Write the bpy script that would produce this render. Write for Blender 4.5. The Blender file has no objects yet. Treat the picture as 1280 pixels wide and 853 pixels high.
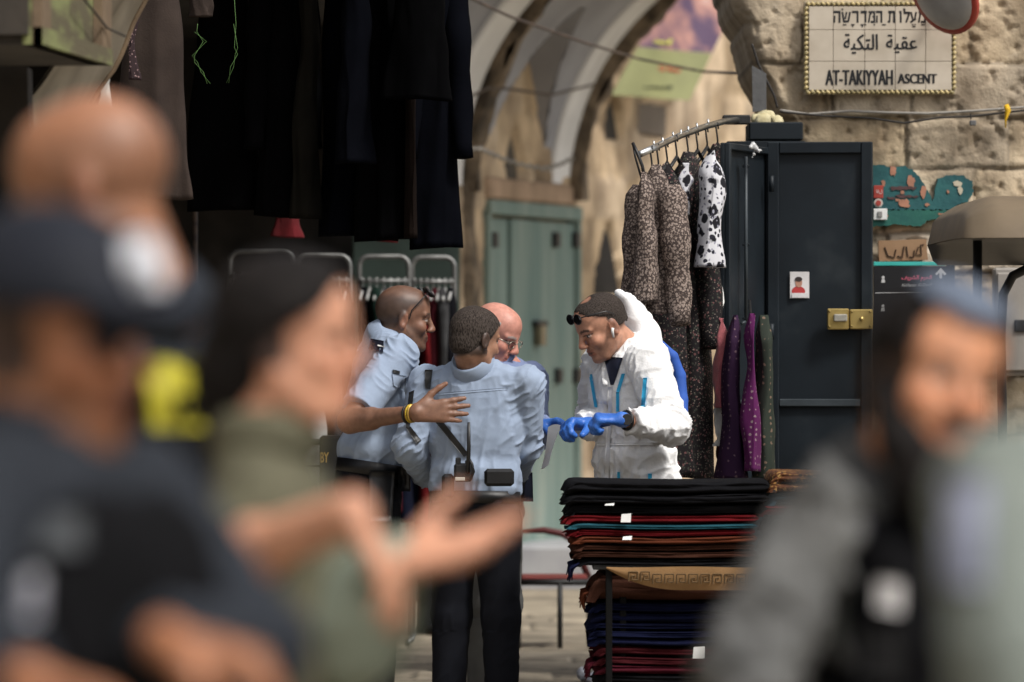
import bpy, math, random
import numpy as np
from mathutils import Vector, Matrix
from mathutils.bvhtree import BVHTree

S = bpy.context.scene
COL = S.collection
R = math.radians
random.seed(7)
RNG = np.random.default_rng(7)

# ------------------------------------------------------------------ camera, sky, sun, exposure
CAMH, LENS = 1.62, 200.0
FPX = LENS / 36.0 * 1280.0
cam = bpy.data.cameras.new('camera')
cam.lens = LENS; cam.sensor_width = 36; cam.clip_start = 0.1; cam.clip_end = 500
camo = bpy.data.objects.new('camera', cam); COL.objects.link(camo)
camo.location = (0, 0, CAMH); camo.rotation_euler = (R(90), 0, 0)
cam.dof.use_dof = True; cam.dof.focus_distance = 23.4; cam.dof.aperture_fstop = 2.8
cam.dof.aperture_blades = 0
S.camera = camo

SUN_EL, SUN_AZ = 52.0, 134.0        # compass-like: 0 = +Y, clockwise
w = bpy.data.worlds.new('World'); S.world = w; w.use_nodes = True
nt = w.node_tree; nt.nodes.clear()
sky = nt.nodes.new('ShaderNodeTexSky'); sky.sky_type = 'NISHITA'; sky.sun_disc = False
sky.sun_elevation = R(SUN_EL); sky.sun_rotation = R(SUN_AZ); sky.dust_density = 4.0; sky.air_density = 1.0; sky.ozone_density = 0.3
hs = nt.nodes.new('ShaderNodeHueSaturation'); hs.inputs['Saturation'].default_value = 0.35
bg = nt.nodes.new('ShaderNodeBackground'); bg.inputs[1].default_value = 0.14
wo = nt.nodes.new('ShaderNodeOutputWorld')
nt.links.new(sky.outputs[0], hs.inputs['Color']); nt.links.new(hs.outputs[0], bg.inputs[0]); nt.links.new(bg.outputs[0], wo.inputs[0])
sl = bpy.data.lights.new('sun', 'SUN'); sl.energy = 2.4; sl.angle = R(9); sl.color = (1, .965, .91)
so = bpy.data.objects.new('sun', sl); COL.objects.link(so)
_d = Vector((math.sin(R(SUN_AZ)) * math.cos(R(SUN_EL)), math.cos(R(SUN_AZ)) * math.cos(R(SUN_EL)), math.sin(R(SUN_EL))))
so.rotation_euler = _d.to_track_quat('Z', 'Y').to_euler(); so.location = (0, 10, 12)
S.view_settings.view_transform = 'Standard'; S.view_settings.look = 'None'
S.view_settings.exposure = 0.25; S.view_settings.gamma = 1.0
S.render.engine = 'CYCLES'
S.cycles.use_denoising = True; S.cycles.max_bounces = 6; S.cycles.diffuse_bounces = 3
S.cycles.sample_clamp_indirect = 4.0

# ------------------------------------------------------------------ helpers
def P(px, py, d):
    return np.array([(px - 640.0) / FPX * d, d, CAMH - (py - 426.5) / FPX * d])

def A(*v): return np.array(v, float)
def unit(v): v = np.asarray(v, float); return v / (np.linalg.norm(v) + 1e-12)

ORG = {}
def tag(o, label=None, cat=None, group=None, kind=None):
    if label: o['label'] = label
    if cat: o['category'] = cat
    if group: o['group'] = group
    if kind: o['kind'] = kind
    return o

def thing(name, loc, label, cat, group=None, kind=None):
    o = bpy.data.objects.new(name, None); COL.objects.link(o)
    o.empty_display_size = .1
    o.location = tuple(loc); ORG[o.name] = np.array(loc, float)
    return tag(o, label, cat, group, kind)

def mk(name, V, F, mat, parent=None, smooth=True, col=None, label=None, cat=None, group=None, kind=None, mats=None, fm=None):
    """verts (world), faces -> ONE mesh object; parented parts share their thing's origin"""
    V = np.asarray(V, float)
    if parent is None:
        lo, hi = V.min(0), V.max(0); o0 = A((lo[0] + hi[0]) / 2, (lo[1] + hi[1]) / 2, lo[2])
    else:
        o0 = ORG[parent.name]
    me = bpy.data.meshes.new(name)
    me.from_pydata((V - o0).tolist(), [], F if isinstance(F, list) else F.tolist())
    me.validate()
    if smooth: me.polygons.foreach_set('use_smooth', [True] * len(me.polygons))
    if mats:
        for m in mats: me.materials.append(m)
        if fm is not None and len(fm) == len(me.polygons): me.polygons.foreach_set('material_index', [int(i) for i in fm])
    elif mat: me.materials.append(mat)
    if col is not None:
        ca = me.color_attributes.new('Col', 'FLOAT_COLOR', 'POINT')
        c4 = np.ones((len(me.vertices), 4), np.float32); c4[:, :3] = np.asarray(col)[:len(me.vertices)]
        ca.data.foreach_set('color', c4.ravel())
    me.update()
    o = bpy.data.objects.new(name, me); COL.objects.link(o)
    ORG[o.name] = o0
    if parent is None: o.location = tuple(o0)
    else: o.parent = parent
    return tag(o, label, cat, group, kind)

class MB:
    """collects shapes into one mesh"""
    def __init__(s): s.V = []; s.F = []; s.n = 0
    def add(s, V, F):
        V = np.asarray(V, float)
        s.V.append(V); s.F += [[i + s.n for i in f] for f in (F if isinstance(F, list) else F.tolist())]; s.n += len(V); return s
    def box(s, c, size, rz=0, bev=0.0, M=None):
        x, y, z = [q / 2 for q in size]
        if bev > 0:
            b = min(bev, x * .9, y * .9, z * .9)
            pts = []
            for sx in (-1, 1):
                for sy in (-1, 1):
                    for sz in (-1, 1):
                        pts += [(sx * x, sy * (y - b), sz * (z - b)), (sx * (x - b), sy * y, sz * (z - b)), (sx * (x - b), sy * (y - b), sz * z)]
            import bmesh
            bm = bmesh.new()
            for p in pts: bm.verts.new(p)
            bmesh.ops.convex_hull(bm, input=bm.verts)
            bm.verts.index_update()
            V = np.array([v.co[:] for v in bm.verts]); F = [[v.index for v in f.verts] for f in bm.faces]; bm.free()
        else:
            V = A(*[(sx * x, sy * y, sz * z) for sx in (-1, 1) for sy in (-1, 1) for sz in (-1, 1)])
            F = [[0, 1, 3, 2], [4, 6, 7, 5], [0, 4, 5, 1], [2, 3, 7, 6], [0, 2, 6, 4], [1, 5, 7, 3]]
        if rz:
            c_, s_ = math.cos(rz), math.sin(rz); V = V @ np.array([[c_, s_, 0], [-s_, c_, 0], [0, 0, 1]])
        if M is not None: V = V @ np.asarray(M).T
        return s.add(V + np.asarray(c, float), F)
    def tube(s, pts, r, n=8, caps=True, flat=1.0):
        pts = [np.asarray(p, float) for p in pts]; k = len(pts)
        rs = r if hasattr(r, '__len__') else [r] * k
        V = []; up = A(0, 0, 1)
        prev = None
        for i, p in enumerate(pts):
            t = unit(pts[min(i + 1, k - 1)] - pts[max(i - 1, 0)])
            if prev is None:
                ref = up if abs(t[2]) < .9 else A(1, 0, 0)
                a = unit(np.cross(t, ref))
            else:
                a = unit(prev - t * np.dot(prev, t))
            prev = a; b = np.cross(t, a)
            for j in range(n):
                g = 2 * math.pi * j / n
                V.append(p + (a * math.cos(g) + b * math.sin(g) * flat) * rs[i])
        F = []
        for i in range(k - 1):
            for j in range(n):
                F.append([i * n + j, i * n + (j + 1) % n, (i + 1) * n + (j + 1) % n, (i + 1) * n + j])
        if caps:
            F.append(list(range(n))[::-1]); F.append([(k - 1) * n + j for j in range(n)])
        return s.add(V, F)
    def prism(s, poly, d0, d1):
        """polygon of 3-D points extruded from offset d0 to d1 (vectors)"""
        poly = [np.asarray(p, float) for p in poly]; n = len(poly)
        V = [p + d0 for p in poly] + [p + d1 for p in poly]
        F = [list(range(n))[::-1], [n + i for i in range(n)]] + [[i, (i + 1) % n, n + (i + 1) % n, n + i] for i in range(n)]
        return s.add(V, F)
    def grid(s, G):
        """G: (a,b,3) array of points"""
        a, b, _ = G.shape
        idx = np.arange(a * b).reshape(a, b)
        F = np.stack([idx[:-1, :-1], idx[1:, :-1], idx[1:, 1:], idx[:-1, 1:]], -1).reshape(-1, 4)
        return s.add(G.reshape(-1, 3), F)
    def lathe(s, c, prof, n=24, axis=2):
        V = []
        for (r, z) in prof:
            for j in range(n):
                g = 2 * math.pi * j / n; q = [r * math.cos(g), r * math.sin(g), z]
                V.append(q)
        V = np.array(V)
        if axis == 1: V = V[:, [0, 2, 1]]
        F = []
        k = len(prof)
        for i in range(k - 1):
            for j in range(n):
                F.append([i * n + j, i * n + (j + 1) % n, (i + 1) * n + (j + 1) % n, (i + 1) * n + j])
        F.append(list(range(n))[::-1]); F.append([(k - 1) * n + j for j in range(n)])
        return s.add(V + np.asarray(c, float), F)
    def build(s, name, mat, parent=None, smooth=False, **kw):
        return mk(name, np.concatenate(s.V), s.F, mat, parent, smooth, **kw)

# ------------------------------------------------------------------ numpy value noise
def _h(i, j, k, seed):
    n = (i * 374761393 + j * 668265263 + k * 2147483647 + seed * 1274126177) & 0xffffffff
    n = ((n ^ (n >> 13)) * 1274126177) & 0xffffffff
    n = n ^ (n >> 16)
    return (n & 0xffff) / 65535.0
def vn(p, seed=0):
    p = np.asarray(p, float); f = np.floor(p).astype(np.int64); t = p - f; t = t * t * (3 - 2 * t)
    o = 0
    for dx in (0, 1):
        wx = t[..., 0] if dx else 1 - t[..., 0]
        for dy in (0, 1):
            wy = t[..., 1] if dy else 1 - t[..., 1]
            for dz in (0, 1):
                wz = t[..., 2] if dz else 1 - t[..., 2]
                o = o + wx * wy * wz * _h(f[..., 0] + dx, f[..., 1] + dy, f[..., 2] + dz, seed)
    return o
def fbm(p, seed=0, oct=4):
    p = np.asarray(p, float); o = 0; a = .5; s = 0
    for i in range(oct): o = o + a * vn(p * 2 ** i, seed + i); s += a; a *= .5
    return o / s

# ------------------------------------------------------------------ materials
MATS = {}
def mat(name, c1, c2=None, scale=8, rough=.8, bump=.15, bscale=60, attr=False, metal=0, stretch=(1, 1, 1), detail=6, spec=.3, contrast=(.35, .65), c3=None, sheen=0, emit=None, bdist=.01):
    if name in MATS: return MATS[name]
    m = bpy.data.materials.new(name); m.use_nodes = True; n = m.node_tree.nodes; l = m.node_tree.links
    b = n['Principled BSDF']; b.inputs['Roughness'].default_value = rough; b.inputs['Metallic'].default_value = metal
    b.inputs['Specular IOR Level'].default_value = spec
    if sheen: b.inputs['Sheen Weight'].default_value = sheen
    tc = n.new('ShaderNodeTexCoord'); mp = n.new('ShaderNodeMapping'); mp.inputs['Scale'].default_value = stretch
    l.new(tc.outputs['Object'], mp.inputs[0])
    out = None
    if c2 is None: c2 = tuple(q * .82 for q in c1)
    nz = n.new('ShaderNodeTexNoise'); nz.inputs['Scale'].default_value = scale; nz.inputs['Detail'].default_value = detail
    l.new(mp.outputs[0], nz.inputs['Vector'])
    rp = n.new('ShaderNodeValToRGB'); rp.color_ramp.elements[0].position = contrast[0]; rp.color_ramp.elements[1].position = contrast[1]
    rp.color_ramp.elements[0].color = (*c2, 1); rp.color_ramp.elements[1].color = (*c1, 1)
    if c3:
        e = rp.color_ramp.elements.new(min(.98, contrast[1] + .12)); e.color = (*c3, 1)
    l.new(nz.outputs[0], rp.inputs[0]); out = rp.outputs[0]
    if attr:
        at = n.new('ShaderNodeVertexColor'); at.layer_name = 'Col'
        mx = n.new('ShaderNodeMix'); mx.data_type = 'RGBA'; mx.blend_type = 'MULTIPLY'; mx.inputs[0].default_value = 1
        l.new(out, mx.inputs[6]); l.new(at.outputs[0], mx.inputs[7]); out = mx.outputs[2]
    l.new(out, b.inputs['Base Color'])
    if bump:
        n2 = n.new('ShaderNodeTexNoise'); n2.inputs['Scale'].default_value = bscale; n2.inputs['Detail'].default_value = 5
        l.new(mp.outputs[0], n2.inputs['Vector'])
        bp = n.new('ShaderNodeBump'); bp.inputs['Strength'].default_value = bump; bp.inputs['Distance'].default_value = bdist
        l.new(n2.outputs[0], bp.inputs['Height']); l.new(bp.outputs[0], b.inputs['Normal'])
    MATS[name] = m
    return m

def mat_spots(name, base, spots, scale=40, thr=.42, rough=.85, tint=None, rand=.9):
    """printed cloth: voronoi blobs of the spot colours on a base"""
    if name in MATS: return MATS[name]
    m = bpy.data.materials.new(name); m.use_nodes = True; n = m.node_tree.nodes; l = m.node_tree.links
    b = n['Principled BSDF']; b.inputs['Roughness'].default_value = rough; b.inputs['Specular IOR Level'].default_value = .2
    tc = n.new('ShaderNodeTexCoord'); last = None
    rgb = n.new('ShaderNodeRGB'); rgb.outputs[0].default_value = (*base, 1); last = rgb.outputs[0]
    for i, (c, sc, th) in enumerate(spots):
        mp = n.new('ShaderNodeMapping'); mp.inputs['Location'].default_value = (i * 3.1, i * 1.7, i * .9)
        l.new(tc.outputs['Object'], mp.inputs[0])
        wn = n.new('ShaderNodeTexNoise'); wn.inputs['Scale'].default_value = sc * 1.4; l.new(mp.outputs[0], wn.inputs['Vector'])
        ad = n.new('ShaderNodeVectorMath'); ad.operation = 'MULTIPLY_ADD'
        ad.inputs[1].default_value = (.6 / sc,) * 3
        l.new(wn.outputs['Color'], ad.inputs[0]); l.new(mp.outputs[0], ad.inputs[2])
        v = n.new('ShaderNodeTexVoronoi'); v.inputs['Scale'].default_value = sc; v.inputs['Randomness'].default_value = rand
        l.new(ad.outputs[0], v.inputs['Vector'])
        rp = n.new('ShaderNodeValToRGB'); rp.color_ramp.elements[0].position = th; rp.color_ramp.elements[1].position = th + .06
        rp.color_ramp.elements[0].color = (1, 1, 1, 1); rp.color_ramp.elements[1].color = (0, 0, 0, 1)
        l.new(v.outputs['Distance'], rp.inputs[0])
        mx = n.new('ShaderNodeMix'); mx.data_type = 'RGBA'
        l.new(rp.outputs[0], mx.inputs[0]); l.new(last, mx.inputs[6]); mx.inputs[7].default_value = (*c, 1); last = mx.outputs[2]
    l.new(last, b.inputs['Base Color'])
    MATS[name] = m
    return m

# ------------------------------------------------------------------ implicit surfaces -> mesh
def smin(a, b, k):
    if k <= 0: return np.minimum(a, b)
    h = np.clip(.5 + .5 * (b - a) / k, 0, 1); return b + (a - b) * h - k * h * (1 - h)
def smax(a, b, k): return -smin(-a, -b, k)

class Sdf:
    def __init__(s, h): s.h = h; s.p = []
    def cone(s, a, b, ra, rb, k=.02, op='+', w=None, f=1.0):
        a = np.asarray(a, float); b = np.asarray(b, float); ab = b - a; L2 = float(ab @ ab) + 1e-9
        if w is not None:
            w = unit(np.asarray(w, float) - ab * (np.dot(w, ab) / L2))
        def fn(p):
            q = p - a; t = np.clip((q @ ab) / L2, 0, 1); q = q - t[..., None] * ab
            if w is not None:
                qw = q @ w; q = q + w * (qw * (1 / f - 1))[..., None]
            return (np.sqrt((q * q).sum(-1)) - (ra + (rb - ra) * t)) * min(1, f)
        rm = max(ra, rb) * max(1, f if w is not None else 1)
        s.p.append((fn, np.minimum(a, b) - rm, np.maximum(a, b) + rm, k, op)); return s
    def chain(s, pts, rs, k=.02, op='+', w=None, f=1.0):
        for i in range(len(pts) - 1): s.cone(pts[i], pts[i + 1], rs[i], rs[i + 1], k, op, w, f)
        return s
    def ell(s, c, r, M=None, k=.02, op='+'):
        c = np.asarray(c, float); r = np.asarray(r, float); M = np.eye(3) if M is None else np.asarray(M)   # rows of M: the axes
        def fn(p):
            q = (p - c) @ M.T
            k0 = np.sqrt(((q / r) ** 2).sum(-1)); k1 = np.sqrt(((q / r ** 2) ** 2).sum(-1)) + 1e-9
            return k0 * (k0 - 1) / k1
        rm = np.sqrt(((M * r[:, None]) ** 2).sum(0))
        s.p.append((fn, c - rm, c + rm, k, op)); return s
    def cut(s, pt, nrm, rad, k=0.0):
        pt = np.asarray(pt, float); nrm = unit(nrm)
        def fn(p): return -((p - pt) @ nrm)
        s.p.append((fn, pt - rad, pt + rad, k, '-')); return s
    def mesh(s, grow=0.0, smooth=1):
        h = s.h
        lo = np.min([p[1] for p in s.p if p[4] == '+'], 0) - 4 * h - grow; hi = np.max([p[2] for p in s.p if p[4] == '+'], 0) + 4 * h + grow
        n = np.ceil((hi - lo) / h).astype(int) + 1
        D = np.full(n, .3, np.float32)
        ax = [lo[i] + h * np.arange(n[i]) for i in range(3)]
        for fn, a, b, k, op in s.p:
            m = k + 3 * h + grow
            i0 = np.clip(np.floor((a - m - lo) / h).astype(int), 0, n); i1 = np.clip(np.ceil((b + m - lo) / h).astype(int) + 1, 0, n)
            if (i1 <= i0).any(): continue
            sl = tuple(slice(i0[i], i1[i]) for i in range(3))
            g = np.stack(np.meshgrid(*[ax[i][i0[i]:i1[i]] for i in range(3)], indexing='ij'), -1)
            d = fn(g)
            if op == '+': D[sl] = smin(D[sl], d, k)
            else: D[sl] = smax(D[sl], -d, k)
        if grow: D = D - grow
        return surface_nets(D, lo, h, smooth)

def surface_nets(D, lo, h, smooth=1):
    I = D < 0
    c = np.zeros(tuple(q - 1 for q in D.shape), np.uint8)
    sl = [slice(0, -1), slice(1, None)]
    for a in (0, 1):
        for b in (0, 1):
            for d in (0, 1): c += I[sl[a], sl[b], sl[d]]
    act = (c > 0) & (c < 8)
    ijk = np.argwhere(act); N = len(ijk)
    idx = -np.ones(act.shape, np.int64); idx[act] = np.arange(N)
    acc = np.zeros((N, 3)); cnt = np.zeros(N)
    corner = lambda o: D[ijk[:, 0] + o[0], ijk[:, 1] + o[1], ijk[:, 2] + o[2]].astype(float)
    for axis in range(3):
        for u in (0, 1):
            for v in (0, 1):
                o0 = [0, 0, 0]; o1 = [0, 0, 0]; oth = [q for q in range(3) if q != axis]
                o0[oth[0]] = o1[oth[0]] = u; o0[oth[1]] = o1[oth[1]] = v; o1[axis] = 1
                d0, d1 = corner(o0), corner(o1); m = (d0 < 0) != (d1 < 0)
                t = np.where(m, d0 / np.where(m, d0 - d1, 1), 0)
                pos = np.tile(np.array(o0, float), (N, 1)); pos[:, axis] += t
                acc[m] += pos[m]; cnt[m] += 1
    V = lo + h * (ijk + acc / cnt[:, None])
    F = []
    for axis in range(3):
        e0 = [slice(None)] * 3; e1 = [slice(None)] * 3; e0[axis] = slice(0, -1); e1[axis] = slice(1, None)
        s0, s1 = I[tuple(e0)], I[tuple(e1)]
        e = np.argwhere(s0 != s1)
        oth = [(axis + 1) % 3, (axis + 2) % 3]
        ok = (e[:, oth[0]] > 0) & (e[:, oth[1]] > 0) & (e[:, oth[0]] < D.shape[oth[0]] - 1) & (e[:, oth[1]] < D.shape[oth[1]] - 1); e = e[ok]
        q = []
        for (u, v) in ((0, 0), (-1, 0), (-1, -1), (0, -1)):
            w_ = e.copy(); w_[:, oth[0]] += u; w_[:, oth[1]] += v; q.append(idx[w_[:, 0], w_[:, 1], w_[:, 2]])
        q = np.stack(q, -1)
        ins = s0[e[:, 0], e[:, 1], e[:, 2]]
        q[~ins] = q[~ins][:, ::-1]
        F.append(q)
    F = np.concatenate(F); F = F[(F >= 0).all(1)]
    for _ in range(smooth): V = lap(V, F, .5)
    return V, F

def lap(V, F, a):
    s = np.zeros_like(V); c = np.zeros(len(V))
    for i in range(4):
        for j in ((i + 1) % 4, (i + 3) % 4):
            np.add.at(s, F[:, i], V[F[:, j]]); np.add.at(c, F[:, i], 1)
    c = np.maximum(c, 1)
    return V + a * (s / c[:, None] - V)

def normals(V, F):
    n = np.cross(V[F[:, 2]] - V[F[:, 0]], V[F[:, 3]] - V[F[:, 1]]); N = np.zeros_like(V)
    for i in range(4): np.add.at(N, F[:, i], n)
    return N / (np.linalg.norm(N, axis=1, keepdims=True) + 1e-12)

def bvh_of(V, F): return BVHTree.FromPolygons([tuple(v) for v in V], [tuple(f) for f in F])

def patch(bvh, G, direc, off=.002, th=.003):
    """a grid of points laid on a surface along a direction: a closed thin piece of real thickness"""
    a, b, _ = G.shape; O = np.zeros_like(G); I = np.zeros_like(G); dv = Vector(tuple(unit(direc)))
    last = None; ok = True
    hit = np.zeros((a, b), bool); T = np.zeros((a, b))
    for i in range(a):
        for j in range(b):
            h = bvh.ray_cast(Vector(tuple(G[i, j])), dv, 3.0)
            if h[0] is not None: hit[i, j] = True; T[i, j] = h[3]
    tm = np.median(T[hit]) if hit.any() else .5
    T = np.where(hit, T, tm)
    T = np.clip(T, tm - .12, tm + .12)
    O = G + np.array(dv)[None, None] * (T - off - th)[..., None]; I = G + np.array(dv)[None, None] * (T - off + .004)[..., None]
    m = MB(); V = np.concatenate([O.reshape(-1, 3), I.reshape(-1, 3)]); idx = np.arange(a * b).reshape(a, b); n = a * b
    F = np.stack([idx[:-1, :-1], idx[1:, :-1], idx[1:, 1:], idx[:-1, 1:]], -1).reshape(-1, 4).tolist()
    F += [[q + n for q in f[::-1]] for f in F]
    rim = list(idx[:, 0]) + list(idx[-1, 1:]) + list(idx[::-1, -1][1:]) + list(idx[0, ::-1][1:-1])
    for i in range(len(rim)):
        u, v = int(rim[i]), int(rim[(i + 1) % len(rim)]); F.append([u, v, v + n, u + n])
    return m.add(V, F)

def gridpts(p00, p10, p11, p01, a, b):
    u = np.linspace(0, 1, a)[:, None, None]; v = np.linspace(0, 1, b)[None, :, None]
    p00, p10, p11, p01 = [np.asarray(q, float) for q in (p00, p10, p11, p01)]
    return p00 * (1 - u) * (1 - v) + p10 * u * (1 - v) + p11 * u * v + p01 * (1 - u) * v

# ------------------------------------------------------------------ lettering
FONTW = {}
def glyphs(txt, size, bold=0.0):
    c = bpy.data.curves.new('t', 'FONT'); c.body = txt; c.size = size; c.offset = bold; c.resolution_u = 4
    o = bpy.data.objects.new('t', c); COL.objects.link(o)
    dg = bpy.context.evaluated_depsgraph_get(); dg.update()
    me = o.evaluated_get(dg).to_mesh()
    V = np.array([v.co[:] for v in me.vertices]).reshape(-1, 3); F = [list(p.vertices) for p in me.polygons]
    o.evaluated_get(dg).to_mesh_clear(); bpy.data.objects.remove(o); bpy.data.curves.remove(c)
    return V, F
def lettering(mb, txt, center, ux, uz, width=None, height=None, size=1.0, bold=0.0, th=.0015, sx=1.0):
    """text centred on a point, laid along ux/uz, fitted to a width (and height), with a thickness towards the viewer"""
    V, F = glyphs(txt, size, bold)
    if len(V) == 0: return mb
    lo, hi = V.min(0), V.max(0); c = (lo + hi) / 2
    kx = width / (hi[0] - lo[0]) if width else 1; ky = height / (hi[1] - lo[1]) if height else kx
    ux = unit(ux); uz = unit(uz); nrm = np.cross(ux, uz)
    Q = np.asarray(center, float) + ((V[:, :1] - c[0]) * kx) * ux + ((V[:, 1:2] - c[1]) * ky) * uz
    n = len(Q)
    W = np.concatenate([Q + nrm * th, Q])
    FF = F + [[i + n for i in f[::-1]] for f in F]
    from collections import Counter
    cnt = Counter()
    for f in F:
        for i in range(len(f)): cnt[(f[i], f[(i + 1) % len(f)])] += 1
    for (u, v) in list(cnt):
        if (v, u) not in cnt: FF.append([v, u, u + n, v + n])
    return mb.add(W, FF)
# ------------------------------------------------------------------ setting materials
M_stone = mat('limestone', (.59, .485, .35), (.365, .285, .195), 5, .95, .4, 70, attr=True, c3=(.67, .57, .44), detail=10, bdist=.012)
M_oldstone = mat('old_stone', (.56, .435, .29), (.27, .2, .13), 2.6, .95, .5, 30, attr=True, c3=(.66, .54, .4), detail=10, bdist=.02)
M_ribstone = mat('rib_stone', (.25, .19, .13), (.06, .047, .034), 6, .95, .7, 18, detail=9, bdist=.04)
M_plaster = mat('grey_plaster', (.33, .332, .35), (.255, .255, .27), 1.6, .9, .2, 12, detail=8)
M_white_plaster = mat('white_plaster', (.78, .77, .75), (.64, .63, .61), 2.2, .9, .25, 14, detail=8)
M_paving = mat('paving_stone', (.36, .31, .235), (.22, .19, .145), 4, .7, .35, 45, attr=True, detail=9, spec=.4)
M_ground = mat('ground_stone', (.33, .29, .22), (.2, .17, .13), 3, .85, .3, 20)
M_dark_wall = mat('dark_plaster', (.035, .03, .026), (.012, .011, .01), 3, .95, .3, 12)  # near-black plaster with random tone
M_black_steel = mat('charcoal_steel', (.0105, .0155, .0205), (.0075, .011, .0148), 3.5, .5, .1, 14, spec=.25, detail=12, c3=(.022, .028, .033), contrast=(.4, .6), bdist=.006)
M_steel_dark = mat('dark_steel', (.02, .02, .02), (.008, .008, .008), 12, .5, .1, 60, spec=.4)
M_chrome = mat('chrome', (.62, .62, .6), (.45, .45, .44), 14, .28, .05, 50, metal=1)
M_rust = mat('brown_steel', (.1, .07, .05), (.03, .022, .02), 16, .6, .2, 60)
M_white_pl = mat('white_plastic', (.78, .78, .76), (.66, .66, .64), 8, .4, .05, 60, spec=.5)
M_black_pl = mat('black_plastic', (.012, .012, .013), (.008, .008, .008), 20, .45, .05, 60, spec=.5)
M_cable = mat('cable_rubber', (.035, .03, .027), (.02, .018, .016), 20, .6, .1, 80)
M_door_green = mat('door_green', (.215, .27, .235), (.13, .195, .175), 2.2, .75, .2, 22, stretch=(2, 2, .35), detail=9, c3=(.32, .35, .29))
M_letter = mat('black_glaze', (.012, .012, .014), None, 20, .35, 0, spec=.5)

def ashlar(u, z, rows, warp=.012, seed=3):
    """rows: list of (z0, z1, [breaks]); gives block id, distance to the nearest joint"""
    q = np.stack([u * 9, z * 9, np.zeros_like(u)], -1)
    uu = u + (fbm(q, seed, 3) - .5) * warp * 2; zz = z + (fbm(q + 7, seed + 9, 3) - .5) * warp * 2
    ident = np.zeros(u.shape, int); dist = np.full(u.shape, 1.0)
    for i, (z0, z1, br) in enumerate(rows):
        m = (zz >= z0) & (zz < z1); br = np.array(br, float)
        j = np.searchsorted(br, uu)
        dl = np.where(j > 0, uu - br[np.clip(j - 1, 0, len(br) - 1)], 9); dr = np.where(j < len(br), br[np.clip(j, 0, len(br) - 1)] - uu, 9)
        d = np.minimum(np.minimum(dl, dr), np.minimum(zz - z0, z1 - zz))
        ident = np.where(m, i * 100 + j, ident); dist = np.where(m, d, dist)
    return ident, np.maximum(dist, 0)

def auto_rows(z0, z1, u0, u1, hs, ws, rng):
    rows = []; z = z0
    while z < z1:
        h = rng.uniform(*hs); br = []; u = u0 + rng.uniform(0, ws[1])
        while u < u1: br.append(u); u += rng.uniform(*ws)
        rows.append((z, z + h, br)); z += h
    return rows

# ------------------------------------------------------------------ ground and paving
mk('ground', [(-60, -40, -.004), (60, -40, -.004), (60, 90, -.004), (-60, 90, -.004)], [[0, 1, 2, 3]], M_ground, smooth=False, kind='structure')
rng = np.random.default_rng(11)
ux = np.arange(-4.2, 5.0, .022); uy = np.arange(21.0, 44.0, .05)
GX, GY = np.meshgrid(ux, uy, indexing='ij')
rows = auto_rows(20.9, 44.1, -4.4, 5.2, (.32, .62), (.35, .95), rng)
rows = [r for r in rows]
ident, dist = ashlar(GX, GY, rows, .02)
hsh = (np.sin(ident * 12.9898) * 43758.5453) % 1.0
pz = .012 * np.clip(dist / .02, 0, 1) + (fbm(np.stack([GX * 5, GY * 5, GX * 0], -1), 5, 4) - .5) * .014 + (hsh - .5) * .008 + .012
drain = np.abs(GY - 28.45) < .07
pz = np.where(drain, .002, pz)
tone = .72 + .5 * hsh + (fbm(np.stack([GX * 1.3, GY * 1.3, GX * 0], -1), 8, 3) - .5) * .5
tone = tone * np.where(dist < .014, .45, 1.0)
tone = np.where(drain, .25, tone)
mb = MB(); mb.grid(np.stack([GX, GY, pz], -1))
mb.build('paving', M_paving, smooth=True, col=np.repeat(tone.reshape(-1, 1), 3, 1) * A(1, .985, .96), kind='structure')

# ------------------------------------------------------------------ near stone wall with the street sign
WD = 26.0
wx = lambda px: (px - 640) * WD / FPX
wz = lambda py: CAMH - (py - 426.5) * WD / FPX
pyb = [-900, -760, -610, -470, -350, -230, -118, -18, 80, 147, 212, 292, 340, 405, 470, 545, 620, 700, 790, 880]
brk = {0: [1000, 1120, 1270, 1400], 7: [1003, 1130, 1212, 1330], 8: [1003, 1100, 1213, 1345], 9: [1040, 1137, 1290], 10: [1133, 1262, 1380], 11: [1060, 1218, 1330], 12: [1030, 1110, 1185, 1260, 1340]}
rows = []
rng = np.random.default_rng(5)
for i in range(len(pyb) - 1, 0, -1):
    z0, z1 = wz(pyb[i]), wz(pyb[i - 1]); b = brk.get(i)
    if b is None:
        b = []; q = 930 + rng.uniform(0, 80)
        while q < 1800: b.append(q); q += rng.uniform(70, 150)
    rows.append((z0, z1, [wx(q) for q in b]))
edge_py = [-900, -300, -120, -60, 0, 20, 45, 70, 95, 110, 125, 140, 155, 175, 300, 900]
edge_px = [800, 850, 885, 900, 914, 922, 931, 938, 948, 958, 964, 973, 986, 992, 994, 990]
Zs = np.arange(wz(878), wz(-880), .0105)
xl = np.interp(-((Zs - CAMH) * FPX / WD) + 426.5, edge_py, edge_px)
xl = wx(xl) + (fbm(np.stack([Zs * 14, Zs * 0, Zs * 0], -1), 2, 4) - .5) * .05
U = np.linspace(0, 1, 250)[None, :]
XR = 4.2
X = xl[:, None] + (XR - xl[:, None]) * U ** 1.25; Z = np.repeat(Zs[:, None], 250, 1)
ident, dist = ashlar(X, Z, rows, .016)
hsh = (np.sin(ident * 78.233) * 43758.5453) % 1.0; hs2 = (np.sin(ident * 39.425) * 24634.63) % 1.0
rough = fbm(np.stack([X * 7, Z * 7, X * 0 + ident * .37], -1), 4, 5)
pit = np.clip(fbm(np.stack([X * 26, Z * 26, X * 0], -1), 14, 3) - .6, 0, 1)
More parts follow.
